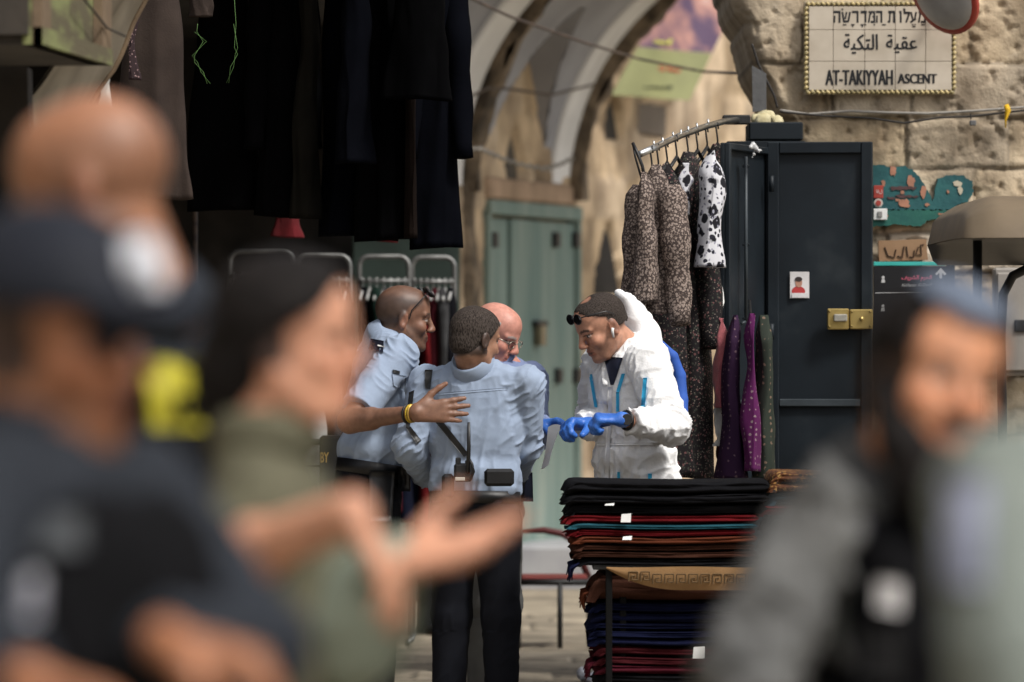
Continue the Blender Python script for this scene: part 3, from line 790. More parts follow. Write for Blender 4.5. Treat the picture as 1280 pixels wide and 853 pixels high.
bsheet(0, 1, 0, .31).build('lower_strip', mat('banner_olive', (.22, .225, .10), (.18, .185, .085), 3, .7, .0), bn, smooth=True)
bsheet(0, 1, .312, 1).build('printed_picture', M_bprint, bn, smooth=True)
def blet(txt, u, v, wpx, hpx, m, off=.012):
    ux_ = unit(bpt(u + .2, v) - bpt(u - .2, v)); uz_ = unit(bpt(u, v + .1) - bpt(u, v - .1))
    uz_ = unit(uz_ - ux_ * np.dot(ux_, uz_) * .0)
    q = MB(); lettering(q, txt, bpt(u, v, off), ux_, uz_, wpx * .0055, hpx * .0055, 1, .06, .003); q.build('lettering', m, bn)
ar = lambda s: ''.join(reversed(s))
blet(ar(['\ufee3', '\ufeae', '\ufea3', '\ufe92', '\ufe8e', ' ', '\ufe91', '\ufedc', '\ufee2']), .55, .185, 66, 14, mat('banner_red', (.42, .03, .02), None, 8, .7, 0))
blet(ar(['\ufe8d', '\ufedf', '\ufed8', '\ufeaa', '\ufeb1']), .52, .07, 60, 10, mat('banner_ink', (.03, .035, .02), None, 8, .7, 0))
blet(ar(['\ufe8d', '\ufedf', '\ufea4', '\ufee4', '\ufeaa']), .28, .36, 40, 12, mat('banner_lime', (.5, .5, .1), None, 8, .7, 0))
cable([P(560, -15, 30), P(640, 22, 31), P(735, 55, 32), P(800, 74, 33), P(880, 90, 33), P(945, 93, 26.2)], .008, 'overhead_cable', 'dark cable strung high across the vault in front of the banner', M_rust)
cable([P(540, 130, 33), P(580, 125, 34), P(610, 110, 35), P(640, 112, 35.4), P(690, 119, 36), P(742, 106, 37)], .009, 'overhead_cable', 'lower dark cable sagging between the two stone ribs', M_rust)
m_ = MB(); cp = [P(566, 190, 34), P(580, 187, 34), P(600, 186, 34), P(620, 195, 34.2), P(650, 206, 34.5), P(680, 211, 34.8), P(700, 206, 35), P(720, 196, 35.4)]
cq = []
for i in range(len(cp) - 1):
    for t in np.linspace(0, 1, 7)[:-1]: cq.append(cp[i] * (1 - t) + cp[i + 1] * t)
for i in range(len(cq) - 1):
    o = A(0, 0, .006 * (-1) ** i); m_.tube([cq[i] - o, (cq[i] + cq[i + 1]) / 2 + o * 2, cq[i + 1] - o], .008, 6)
m_.build('chain', mat('grey_chain', (.3, .28, .25), None, 20, .5, metal=.4), None, smooth=True, label='pale link chain looped in front of the vaulted passage', cat='chain')

# low stone step before the green doors
c = P(650, 735, 37.3)
MB().box(A(c[0] + .05, 37.35 + .0, .15), (1.35, 1.3, .3), bev=.02).build('stone_step', mat('pale_marble', (.4, .4, .41), (.27, .27, .29), 2.5, .5, .15, 20), None, label='pale grey stone step before the green doors', cat='step')

# unseen houses added either side of the viewer to keep low sky off the stalls
M_house = mat('alley_plaster', (.4, .34, .26), (.3, .25, .19), 2, .9, .3, 14)
for x_, y_, l_, h_, lb in ((-5.6, 9.5, 19, 6.5, 'unseen tan house added to block low sky left of the foreground people'), (6.2, 9.0, 20, 4.5, 'unseen tan house added to block low sky right of the foreground people')):
    ht = thing('sky_block_house', (x_, y_, 0), lb, 'house')
    MB().box((x_, y_, h_ / 2), (2.0, l_, h_)).build('wall', M_house, ht); MB().box((x_, y_, h_ + .1), (2.3, l_ + .3, .2)).build('roof', M_ribstone, ht)
# ------------------------------------------------------------------ left shop: shell
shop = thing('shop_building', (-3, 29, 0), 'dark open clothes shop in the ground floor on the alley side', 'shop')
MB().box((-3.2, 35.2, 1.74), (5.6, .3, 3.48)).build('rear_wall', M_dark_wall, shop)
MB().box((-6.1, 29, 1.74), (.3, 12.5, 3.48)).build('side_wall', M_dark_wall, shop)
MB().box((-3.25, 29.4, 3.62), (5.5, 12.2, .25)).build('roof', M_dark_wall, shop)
for px_, x1_ in ((440, 575),):
    a, b = P(px_, 300, 34.6), P(x1_, 300, 34.6)
    MB().box(((a[0] + b[0]) / 2, 34.7, 1.15), (b[0] - a[0], .06, 2.3), bev=.01).build('shutter', mat('shutter_green', (.05, .075, .065), (.035, .05, .045), 4, .7), shop)

# ------------------------------------------------------------------ garments
def garment(name, label, px0, px1, py0, py1, d, m, top=.5, thick=.16, amp=.035, fr=9, seed=0, yaw=0.0, sleeves=0, cat='garment', group=None, trim=None, slw=.055, sl_len=.55, hang=True, skew=0.0, dip=0.0):
    """hanging garment: px range of its hem and top, at depth d; shoulders narrow towards the hanger"""
    a, b = P(px0, py0, d), P(px1, py1, d); Wd = b[0] - a[0]; zt, zb = a[2], b[2]; cx = (a[0] + b[0]) / 2; H = zt - zb
    rs = np.random.default_rng(seed); nz, na = 46, 64
    ph = np.linspace(0, 2 * math.pi, na, endpoint=False); vv = np.linspace(0, 1, nz)
    V = np.zeros((nz, na, 3))
    for i, v in enumerate(vv):
        z = zt - H * v
        sh = min(1, v * H / .11)
        wv = Wd * (top + (1 - top) * min(1, max(0, (v * H - .13) / max(.2, H - .13))) ** .9) * (.22 + .78 * math.sin(sh * math.pi / 2))
        th = thick * (.35 + .65 * sh)
        x = wv / 2 * np.sign(np.cos(ph)) * np.abs(np.cos(ph)) ** .8; y = th / 2 * np.sin(ph)
        q = np.stack([x * fr + seed * 3.7, np.full(na, v * H * .55 + seed), np.where(np.sin(ph) > 0, 3.3, 0) * np.ones(na)], -1)
        f = (fbm(q, seed, 3) - .5) * 2
        y = y + amp * f * (.35 + .65 * v) * 1.6 + .012 * np.sin(x * 37 + seed + v * 2) * v
        x = x + (fbm(np.stack([np.full(na, v * 3.0), np.cos(ph) * 1.5 + seed, np.zeros(na)], -1), seed + 2, 2) - .5) * .05 + skew * v
        zz = z + dip * (x / max(Wd, .01)) * v + (fbm(np.stack([x * 4, np.full(na, seed * 1.0), x * 0], -1), 5, 2) - .5) * .06 * v
        c_, s_ = math.cos(yaw), math.sin(yaw)
        V[i] = np.stack([cx + x * c_ - y * s_, d + x * s_ + y * c_, zz], -1)
    idx = np.arange(nz * na).reshape(nz, na); F = []
    for i in range(nz - 1):
        for j in range(na): F.append([idx[i, j], idx[i + 1, j], idx[i + 1, (j + 1) % na], idx[i, (j + 1) % na]])
    F.append([int(q) for q in idx[0]]); F.append([int(q) for q in idx[-1][::-1]])
    mb = MB(); mb.add(V.reshape(-1, 3), F)
    for s_ in ([-1, 1] if sleeves else []):
        p0 = A(cx + s_ * Wd * top * .42 * math.cos(yaw), d + s_ * Wd * top * .42 * math.sin(yaw), zt - .085)
        pts = [p0 + A(s_ * (.02 + .04 * t) * math.cos(yaw), -.03 - .05 * t + .015 * math.sin(t * 9 + seed), -sl_len * t) for t in np.linspace(0, 1, 14)]
        mb.tube(pts, [slw * min(1, .45 + t * 5) * (1.15 - .35 * t + .1 * math.sin(t * 17 + seed)) for t in np.linspace(0, 1, 14)], 14)
    tg = thing(name, (cx, d, zb), label, cat, group)
    mb.build('cloth', m, tg, smooth=True)
    if hang:
        q = MB(); w_ = max(.1, Wd * top * .36)
        top_p = A(cx, d, zt)
        cyw, syw = math.cos(yaw), math.sin(yaw)
        q.tube([top_p + A(-w_ * cyw, -w_ * syw, -.075), top_p + A(0, 0, .01), top_p + A(w_ * cyw, w_ * syw, -.075)], .008, 6)
        q.tube([top_p, top_p + A(0, 0, .045), top_p + A(.012, 0, .07), top_p + A(.004, 0, .088), top_p + A(-.012, 0, .078)], .003, 6)
    return tg, (q if hang else None), (cx, d, zt)

def hanger_thing(q, label, m, group=None):
    return q.build('clothes_hanger', m, None, smooth=True, label=label, cat='hanger', group=group)

# black abayas hanging at the shop front
M_abaya = [mat('abaya_black_%s' % n, c, tuple(q * .7 for q in c), 6, .95, .12, 90, spec=.03) for n, c in (('plain', (.0022, .0022, .0026)), ('navy', (.0026, .003, .005)), ('olive', (.010, .009, .007)), ('brown', (.013, .009, .0075)), ('deep', (.0015, .0015, .0018)))]
ab = [(232, 330, -60, 268, 24.6, 4, 1), (318, 392, -70, 275, 24.5, 0, 2), (366, 402, -60, 272, 24.35, 2, 3), (398, 452, -70, 300, 24.5, 1, 4), (440, 500, -60, 306, 24.4, 0, 5), (470, 516, -60, 303, 24.3, 4, 6),
      (505, 522, -40, 299, 24.2, 3, 7), (512, 578, -60, 316, 24.4, 1, 8), (478, 566, -70, 128, 24.0, 4, 9), (420, 470, -60, 208, 24.1, 1, 10)]
abl = ['leftmost black hanging robe of the dark row, behind the green dangling threads', 'plain black robe between the brown coat and the dark olive robe', 'narrow dark olive robe hanging among the black ones', 'blue-black robe just right of the olive one', 'long black robe above the middle clothes rack', 'deep black robe left of the dark brown strip', 'narrow dark brown robe edge showing between two black robes', 'rightmost long blue-black robe beside the vault', 'short black jacket with sloping shoulder at the right end of the robe row', 'shorter black tunic in front of the long blue-black robe']
for (x0, x1, y0, y1, d, mi, sd_), lb in zip(ab, abl):
    tg, q, _ = garment('robe', lb, x0, x1, y0, y1, d, M_abaya[mi], .62, .17, .04, 11, sd_, cat='robe', group='dark robes hanging at the shop front', sleeves=1 if sd_ in (2, 5, 8) else 0, sl_len=.8)
    hanger_thing(q, 'black hanger above ' + lb.split(' ')[0] + ' ' + ' '.join(lb.split(' ')[1:5]), M_black_pl, 'hangers of the dark robes') if False else None
q = MB(); q.tube([P(215, -58, 24.3), P(585, -68, 24.3)], .016, 10); q.build('hanging_pole', M_rust, None, smooth=True, label='long horizontal pole carrying the dark robes under the shop roof', cat='pole')
M_brown = mat('brown_wool', (.042, .031, .026), (.03, .022, .019), 8, .92, .2, 120, spec=.1)
garment('coat', 'long plain brown robe hanging beside the canvas flap', 143, 240, -70, 244, 22.6, M_brown, .6, .14, .03, 12, 21, cat='robe', hang=False)
garment('coat', 'brown sleeve end of a robe with green threads hanging from it', 236, 268, -70, 24, 23.2, M_brown, .8, .1, .02, 12, 22, cat='robe', hang=False)
MB().tube([P(120, -66, 22.6), P(300, -66, 23.4)], .014, 8).build('hanging_pole', M_rust, None, smooth=True, label='short pole carrying the brown robes at upper left', cat='pole')
garment('scarf', 'dark scarf end with pale pink specks hanging over the brown robe', 160, 172, -40, 105, 22.3, mat_spots('speckled_scarf', (.03, .018, .02), [((.3, .2, .2), 90, .25)]), .9, .03, .005, 8, 23, cat='scarf', hang=False)
M_thread = mat('green_thread', (.10, .2, .06), None, 20, .7)
for nm, pts, lb in (('a', [(247, 30), (246, 40), (254, 52), (243, 70), (243, 78), (254, 90), (259, 105)], 'green dangling thread under the brown sleeve end'), ('b', [(293, 0), (295, 30), (293, 60), (297, 68), (288, 84), (286, 104)], 'green dangling thread hanging right of the other one')):
    q = MB(); q.tube([P(x, y, 23.1) for x, y in pts], .0010, 5); q.tube([P(x + (4 if i % 2 else -3), y, 23.08) for i, (x, y) in enumerate(pts[1:])], .0008, 5)
    q.build('thread', M_thread, None, smooth=True, label=lb, cat='thread')
garment('white_cloth', 'narrow strip of white cloth between the canvas flap and the brown robe', 122, 137, 60, 175, 21.5, mat('white_cloth', (.62, .61, .57), (.5, .49, .46), 20, .9), .6, .03, .01, 9, 25, cat='cloth', hang=False)
garment('red_shirt', 'small bright red shirt hem showing under the black robes', 340, 377, 190, 298, 26.4, mat('red_cloth', (.13, .009, .013), (.08, .007, .009), 10, .9), .7, .12, .02, 9, 26, cat='shirt', hang=False)
garment('red_shirt', 'small dark red cloth end under the rightmost black robes', 470, 500, 220, 309, 26.8, mat('red_cloth', (.2, .012, .018)), .7, .1, .02, 9, 27, cat='shirt', hang=False)

# green wooden box and canvas flap over the left front
bxt = thing('wooden_box', A(-1.8, 18.6, 2.5), 'weathered green wooden box overhanging the alley at upper left', 'box')
n0, n1 = A(-1.499, 18.0, CAMH + 371 * 18 / FPX), A(-1.378, 19.4, CAMH + 371 * 18 / FPX)
hgt = A(0, 0, .62); inn = A(-.75, .06, 0)
M_gw = mat('green_wood', (.19, .205, .085), (.1, .085, .05), 3.4, .85, .35, 24, stretch=(1, 1, 3), detail=10, contrast=(.4, .58))
M_bw = mat('brown_wood', (.2, .14, .085), (.12, .085, .055), 7, .85, .3, 30, detail=9)
M_dw = mat('dark_wood', (.05, .042, .034), (.03, .026, .022), 6, .85, .3, 20)
q = MB(); q.prism([n0, n1, n1 + hgt, n0 + hgt], A(-.02, 0, 0), A(-.05, 0, 0)); q.build('side_panel', M_gw, bxt)
q = MB(); q.prism([n0 + inn, n0, n1, n1 + inn], A(-.002, 0, .0), A(-.002, 0, .03)); q.build('bottom_board', M_dw, bxt)
q = MB(); q.prism([n0 + inn, n0 + A(-.03, 0, 0), n0 + hgt + A(-.03, 0, 0), n0 + inn + hgt], A(0, -.002, .03), A(0, -.03, .03)); q.build('end_panel', M_dw, bxt)
for f0, f1 in ((0, .12), (.86, 1.0)):
    a, b = n0 + (n1 - n0) * f0, n0 + (n1 - n0) * f1
    q = MB(); q.prism([a, b, b + hgt, a + hgt], A(.012, 0, 0), A(-.018, 0, 0)); q.build('corner_post', M_bw, bxt)
q = MB(); q.prism([n0 + A(0, 0, 0), n1, n1 + A(0, 0, .055), n0 + A(0, 0, .055)], A(.016, 0, 0), A(-.016, 0, 0)); q.build('bottom_rail', M_gw, bxt)
MB().tube([n0 + (n1 - n0) * .45 + A(.02, 0, .5), n0 + (n1 - n0) * .5 + A(.02, 0, .2), n0 + (n1 - n0) * .9 + A(.02, 0, .12), n1 + A(.06, 0, .1)], .004, 6).build('wire', M_cable, bxt, smooth=True)
MB().box((-2.3, 19.2, 3.7), (1.6, 1.6, .7), bev=.02).build('awning_case', M_dw, None, label='dark boxed awning housing above the green wooden box', cat='awning box')
can = np.zeros((26, 14, 3)); 
for i, v in enumerate(np.linspace(0, 1, 26)):
    py_ = -40 + 290 * v; L0 = P(np.interp(py_, (-40, 40, 130, 250), (140, 104, 42, 26)), py_, 19.7); L1 = P(np.interp(py_, (-40, 0, 130, 250), (206, 187, 112, 62)), py_, 21.3)
    for j, u in enumerate(np.linspace(0, 1, 14)):
        can[i, j] = L0 * (1 - u) + L1 * u + A(.02 * math.sin(v * 9 + u * 4) + (fbm(A(v * 4, u * 3, 0), 3, 3) - .5) * .06, 0, 0)
M_canvas = mat('beige_canvas', (.29, .25, .185), (.2, .17, .125), 3, .9, .2, 40, stretch=(1, 1, .4), detail=9)
q = MB(); q.grid(can); q.grid(can[::-1] + A(-.012, 0, .0)); tcan = thing('canvas_flap', P(80, 130, 20.4), 'dirty beige canvas flap slanting down behind the green wooden box', 'canvas')
q.build('sheet', M_canvas, tcan, smooth=True)
MB().tube([can[i, 13] + A(.006, 0, 0) for i in range(26)], .011, 8).build('edge_rope', M_bw, tcan, smooth=True)
q = MB(); q.prism([P(-60, 70, 19.5), P(34, 84, 19.5), P(40, 420, 19.5), P(-60, 420, 19.5)], A(0, 0, 0), A(0, .2, 0)); q.build('shade_panel', M_dark_wall, None, label='dark panel standing in for shop shade under the green box at the left edge', cat='shutter')  # dark sheet painted in place of the shaded shop interior

# chrome racks with white hangers and dark clothes
M_rackcl = [mat('rack_cloth_%s' % n, c, tuple(q * .6 for q in c), 7, .95, .1, 80, spec=.05) for n, c in (('black', (.006, .006, .008)), ('wine', (.05, .008, .012)), ('bottle', (.01, .022, .017)), ('navy', (.008, .01, .022)), ('grey', (.06, .06, .062)), ('red', (.12, .01, .012)))]
racks = [(288, 366, 315, 29.3), (372, 437, 320, 29.8), (449, 511, 321, 30.2), (515, 568, 322, 30.4)]
rl = ['leftmost chrome rack above the woman\'s hair', 'chrome rack behind the woman\'s face', 'chrome rack behind the tall bald officer', 'rightmost chrome rack nearest the green doors']
M_shaded_chrome = mat('shaded_chrome', (.3, .3, .29), (.16, .16, .155), 14, .5, .1, 50, metal=.8)  # chrome darkened in colour to imitate the dim shop
M_hang = mat('shaded_plastic', (.4, .4, .39), (.28, .28, .27), 8, .5, .05, 60)  # white hanger plastic, shop shade put into its colour
for ri, (x0, x1, y, d) in enumerate(racks):
    a, b = P(x0, y, d), P(x1, y, d); z = a[2]; wv = b[0] - a[0]
    t = thing('clothes_rack', ((a[0] + b[0]) / 2, d, 0), rl[ri], 'clothes rack', 'chrome clothes racks')
    q = MB(); rr = .05
    pts = [A(a[0], d, .06)] + [A(a[0], d, z - rr)] + [A(a[0] + rr - rr * math.cos(g), d, z - rr + rr * math.sin(g)) for g in np.linspace(.3, 1.57, 4)] + [A(b[0] - rr + rr * math.cos(g), d, z - rr + rr * math.sin(g)) for g in np.linspace(1.57, .3, 4)] + [A(b[0], d, z - rr), A(b[0], d, .06)]
    q.tube(pts, .014, 10); q.build('hoop', M_shaded_chrome, t, smooth=True)
    for x in (a[0], b[0]): MB().tube([A(x, d - .28, .04), A(x, d + .28, .04)], .014, 8).build('foot', M_shaded_chrome, t, smooth=True)
    # lower arm with the hangers, coming towards the viewer
    zr = z - .13
    MB().tube([A(a[0], d - .02, zr), A(b[0], d - .02, zr)], .011, 8).build('rail', M_shaded_chrome, t, smooth=True)
    n = 7
    for k in range(n):
        x = a[0] + wv * (k + .5) / n
        q = MB(); dz = A(x, d - .02, zr)
        q.tube([dz + A(0, -.012, -.01), dz + A(0, 0, .016), dz + A(0, .012, 0), dz + A(0, 0, -.04)], .0045, 6)
        q.tube([dz + A(-.012, -.17, -.1), dz + A(0, 0, -.04), dz + A(.012, .17, -.1)], .0085, 6)
        q.build('clothes_hanger', M_hang, None, smooth=True, label='white plastic hanger in the row on the ' + rl[ri].split(' behind')[0].split(' above')[0].split(' nearest')[0].replace('chrome rack', ('chrome rack' if ri in (0, 3) else 'chrome rack behind the ' + ('woman' if ri == 1 else 'officer'))), cat='hanger', group='white hangers on rack %s' % ['one', 'two', 'three', 'four'][ri])
    for k in range(5):
        x0c = x0 + (x1 - x0) * k / 5; ci = (ri * 3 + k * 2 + (k // 3)) % 6
        nm = ['black', 'wine red', 'bottle green', 'navy', 'grey', 'red'][ci]
        garment('hanging_dress', '%s dress, %s from the left on the %s' % (nm, ['first', 'second', 'third', 'fourth', 'fifth'][k], rl[ri]), x0c - 3, x0c + (x1 - x0) / 5 + 5, y + 38, 640 + 12 * (k % 3), d - .03 - .05 * (k % 2), M_rackcl[ci], .75, .22, .03, 14, 40 + ri * 7 + k, cat='dress', group='dark dresses on the chrome racks', hang=False)
MB().tube([P(244, 200, 27), A(P(244, 200, 27)[0], 27, 0)], .012, 8).build('thin_pole', M_rust, None, smooth=True, label='thin upright pole in the dark shop left of the racks', cat='pole')

# white plastic tank with a black strap, dark sign with gilt letters
q = thing('plastic_tank', P(383, 600, 25.2), 'white plastic tank with a black strap beside the tall officer', 'tank')
c = P(381, 612, 25.2)
m_ = MB(); m_.lathe(A(c[0], c[1], 0), [(.05, 0), (.095, .02), (.1, .2), (.1, c[2] + .1), (.098, c[2] + .28), (.085, c[2] + .36), (.03, c[2] + .4), (.03, c[2] + .43)], 28); m_.build('tank_body', M_white_pl, q, smooth=True)
m_ = MB(); m_.lathe(A(c[0], c[1], 0), [(.098, c[2] + .2), (.106, c[2] + .2), (.106, c[2] + .225), (.098, c[2] + .225)], 28); m_.build('strap', M_black_pl, q, smooth=True)
m_ = MB(); m_.lathe(A(c[0], c[1], 0), [(.098, c[2] + .1), (.105, c[2] + .1), (.105, c[2] + .11), (.098, c[2] + .11)], 28); m_.build('seam', mat('box_grey', (.12, .12, .12)), q, smooth=True)
q = thing('dark_crate', A(P(412, 0, 24.9)[0], 24.9, 0), 'tall black crate with gilt letters behind the tall officer', 'crate')
m_ = MB(); a, b = P(399, 545, 24.9), P(432, 545, 24.9); m_.box(((a[0] + b[0]) / 2, 25.0, a[2] / 2), (b[0] - a[0], .2, a[2]), bev=.01); m_.build('crate_body', M_black_pl, q)
m_ = MB(); lettering(m_, 'BY', P(405.5, 572, 24.895), EX, EZ, 11 * 24.9 / FPX, 13 * 24.9 / FPX, 1, .03); m_.build('lettering', mat('gilt', (.6, .4, .12), None, 20, .45), q)

# ------------------------------------------------------------------ steel locker doors, hasp, photo, foam
lk = thing('market_locker', A(P(1000, 0, 25.4)[0], 25.5, 0), 'charcoal steel market locker with one door leaf swung flat towards us', 'locker')
def slab(p0, p1, z0, z1, th, m, name, par, bev=.003):
    p0 = np.asarray(p0, float); p1 = np.asarray(p1, float); dv = p1 - p0; ang = math.atan2(dv[1], dv[0]); c = (p0 + p1) / 2
    return MB().box((c[0], c[1], (z0 + z1) / 2), (np.linalg.norm(dv[:2]), th, z1 - z0), rz=ang, bev=bev).build(name, m, par)
zt = P(0, 178, 25)[2]
pl = lambda px, d: A(P(px, 0, d)[0], d, 0)
def leaf(a, b, ztop, zbot, nm, border=.045):
    dv = unit(b - a); L = np.linalg.norm(b - a)
    slab(a, b, zbot, ztop, .018, M_black_steel, nm, lk)
    back = np.cross(dv, A(0, 0, 1)) * .021
    if back[1] > 0: back = -back
    slab(a + back, a + dv * border + back, zbot, ztop, .024, M_black_steel, 'stile', lk, .004)
    slab(b - dv * border + back, b + back, zbot, ztop, .024, M_black_steel, 'stile', lk, .004)
    slab(a + dv * (border + .002) + back, b - dv * (border + .002) + back, ztop - border, ztop, .022, M_black_steel, 'top_rail', lk, .004)
    zc = P(0, 503.5, 25)[2]
    if L > .3: slab(a + dv * (border + .002) + back, b - dv * (border + .002) + back, zc - .016, zc + .016, .02, mat('worn_steel', (.05, .062, .07), (.03, .037, .043), 8, .45, .05), 'cross_bar', lk, .003)
leaf(pl(960, 25.02), pl(1091, 24.96), zt, .12, 'door_leaf', .05)
zt2 = P(0, 181, 24.6)[2]
leaf(pl(903, 24.35), pl(956, 25.05), zt2, .12, 'door_leaf', .03)
a, b = P(934, 157, 25.7), P(1001, 157, 25.7)
slab(pl(906, 25.55), pl(1003, 25.55), .05, a[2] - .085, .5, M_black_steel, 'locker_body', lk)
slab(pl(934, 25.5), pl(1001, 25.5), a[2] - .08, a[2], .4, M_black_steel, 'top_box', lk, .006)
for py_ in (230, 415, 580):
    p = P(964.5, py_, 24.93); MB().tube([p + A(0, 0, -.035), p + A(0, 0, .035)], .012, 10).build('hinge', M_black_steel, lk, smooth=True)
m_ = MB(); p0, p1 = P(932.5, 196, 24.55), P(932.5, 402, 24.55); m_.tube([p0, p1], .0075, 8); m_.tube([p1, p1 + A(-.02, -.02, -.01)], .006, 8); m_.build('slide_bolt', mat('worn_steel', (.05, .062, .07)), lk, smooth=True)
for py_ in (208, 306, 398):
    MB().box(P(932.5, py_, 24.56), (.03, .03, .012), bev=.003).build('bolt_guide', M_black_steel, lk)
M_brass = mat('lacquered_brass', (.56, .42, .16), (.42, .3, .1), 10, .33, .08, 60, metal=.75, spec=.5)
dl = 24.93
def rp(px0, py0, px1, py1, d, th, bev=.002): 
    a, b = P(px0, py0, d), P(px1, py1, d); c = (a + b) / 2
    return MB().box(c, (abs(b[0] - a[0]), th, abs(b[2] - a[2])), bev=bev)
hs_ = thing('hasp_lock', P(1062, 412, dl - .02), 'brass hasp lock mounted on the charcoal steel door', 'lock')
rp(1034, 386, 1061, 412, dl - .012, .03, .004).build('lock_plate', M_brass, hs_); rp(1062, 387, 1091, 411.5, dl - .012, .034, .004).build('hasp_plate', M_brass, hs_)
rp(1042, 393, 1059, 402, dl - .036, .02, .004).build('lock_bar', mat('pale_metal', (.5, .48, .42), None, 10, .35, metal=.6), hs_)
MB().lathe(P(1077, 399, dl - .034), [(.009, -.006), (.01, .0), (.01, .006)], 14, axis=1).build('key_cylinder', M_brass, hs_, smooth=True)
m_ = MB()
for x, y in ((1037, 389.5), (1037, 408.5), (1065, 390), (1088, 390), (1065, 408), (1088, 408)): m_.lathe(P(x, y, dl - .031), [(.004, -.003), (.0055, .003)], 8, axis=1)
m_.build('rivet', mat('rivet_brass', (.3, .22, .08), None, 10, .4, metal=.7), hs_, smooth=True)
ph = thing('photo_sticker', P(999.5, 373, dl), 'small photo print of a man in red stuck on the steel door', 'photo')
pd_ = 25.0 - .012
rp(987.5, 340, 1011.5, 373, pd_, .003, .0005).build('print', mat('photo_white', (.68, .66, .66), None, 12, .45, .0), ph)
def disc(px, py, rx, rz, d, m, nm, top=None):
    pts = [P(px + rx * math.cos(g), py - rz * math.sin(g), d) for g in np.linspace(0, 2 * math.pi, 24, endpoint=False)]
    if top is not None: pts = [A(p[0], p[1], min(p[2], P(0, top, d)[2])) for p in pts]
    MB().prism(pts[::-1], A(0, 0, 0), A(0, .0008, 0)).build(nm, m, ph)
disc(998, 364.5, 8.5, 6.5, pd_ - .0028, mat('photo_red', (.45, .05, .05), None, 12, .5, 0), 'shirt_print'); disc(998.5, 353.5, 4.3, 6, pd_ - .0040, mat('photo_skin', (.45, .24, .17), None, 12, .5, 0), 'face_print'); disc(998.2, 349.2, 4.6, 3, pd_ - .0052, mat('photo_dark', (.04, .03, .03), None, 12, .5, 0), 'hair_print')
rp(990, 366.5, 1011, 372.5, pd_ - .0056, .001, .0002).build('blank_strip', mat('photo_white', (.68, .66, .66)), ph)
# yellow foam on the locker
s_ = Sdf(.008); c = P(958, 148, 25.45)
for i in range(9):
    r_ = np.random.default_rng(i + 60); s_.ell(c + A(r_.uniform(-.055, .055), r_.uniform(-.05, .05), r_.uniform(-.02, .02)), (r_.uniform(.02, .04), .03, r_.uniform(.018, .03)), k=.012)
V, F = s_.mesh(); V = V + normals(V, F) * ((fbm(V * 40, 3, 3) - .5) * .018)[:, None]
mk('foam_lump', V, F, mat('yellow_foam', (.55, .5, .33), (.42, .36, .2), 14, .95, .4, 50), label='lump of pale yellow foam on top of the steel locker', cat='foam')
c = P(941, 187, 24.5); s_ = Sdf(.005)
for i, (dx, dz, r_) in enumerate([(0, .02, .014), (-.01, .008, .01), (.012, .004, .012), (.025, -.01, .008), (.004, -.02, .008), (-.004, -.035, .006), (.035, -.004, .006)]): s_.ell(c + A(dx, -.01 * (i % 2), dz), (r_, .01, r_ * 1.1), k=.008)
V, F = s_.mesh(); V = V + normals(V, F) * ((fbm(V * 90, 3, 3) - .5) * .012)[:, None]
mk('plastic_scrap', V, F, mat('clear_plastic', (.5, .5, .5), (.3, .3, .3), 30, .25, .3, 80, spec=.6), label='knotted scrap of pale plastic bag tied to the locker door top', cat='plastic scrap')

# hanging rail with printed dresses
rail = thing('hanging_rail', P(870, 165, 24.6), 'silver clothes rail sloping out from the steel locker top', 'rail')
MB().tube([P(800, 193, 23.7), P(822, 183, 23.9), P(850, 170, 24.2), P(880, 159, 24.6), P(905, 152, 25.0), P(932, 149, 25.3)], .014, 12).build('pipe', M_chrome, rail, smooth=True)
rp(903, 144, 938, 156, 25.2, .05, .006).build('bracket', M_steel_dark, rail)
MB().tube([P(791, 179, 23.68), P(797, 192, 23.66), P(803, 208, 23.66), P(806, 224, 23.66)], .007, 6).build('end_hook', M_black_pl, rail, smooth=True)
MB().tube([P(791, 179, 23.7), P(794, 196, 23.7), P(802, 224, 23.7)], .005, 6).build('end_hook', M_black_pl, rail, smooth=True)
for x, y, d in ((818, 180, 23.85), (829, 176, 23.95), (842, 169, 24.1), (852, 166, 24.2), (861, 162, 24.3), (872, 158, 24.45), (886, 153, 24.65)):
    MB().tube([P(x, y + 6, d), P(x - 1, y - 4, d)], .005, 6).build('stop_pin', M_chrome, rail, smooth=True)
hl = ['first', 'second', 'third', 'fourth', 'fifth', 'sixth', 'seventh', 'eighth']
for i, (x, y, d) in enumerate(((815, 190, 23.8), (823, 187, 23.88), (834, 183, 24.0), (846, 176, 24.12), (860, 171, 24.3), (872, 168, 24.45), (884, 164, 24.62), (897, 160, 24.8))):
    p = P(x, y, d); q = MB(); wv = .15 if i > 1 else .12
    q.tube([p + A(.004, .01, -.004), p + A(0, 0, .022), p + A(-.008, -.008, .008), p + A(0, 0, -.05), p + A(0, 0, -.07)], .004, 6)
    q.tube([p + A(-wv * .35, -wv * .8, -.15), p + A(0, 0, -.07), p + A(wv * .35, wv * .8, -.15)], .009, 6)
    q.build('clothes_hanger', M_black_pl, None, smooth=True, label='black hanger on the silver rail, %s from its free left end' % hl[i], cat='hanger', group='black hangers on the silver rail')
M_beige = mat_spots('beige_print', (.05, .037, .033), [((.27, .215, .185), 85, .42), ((.17, .13, .11), 130, .3)])
M_floral = mat_spots('floral_print', (.012, .01, .011), [((.13, .06, .06), 50, .22), ((.24, .2, .17), 80, .17), ((.04, .045, .035), 60, .24)])
M_cow = mat_spots('cow_print', (.6, .6, .63), [((.012, .012, .016), 15, .36), ((.02, .02, .03), 34, .27), ((.3, .3, .36), 40, .2)])
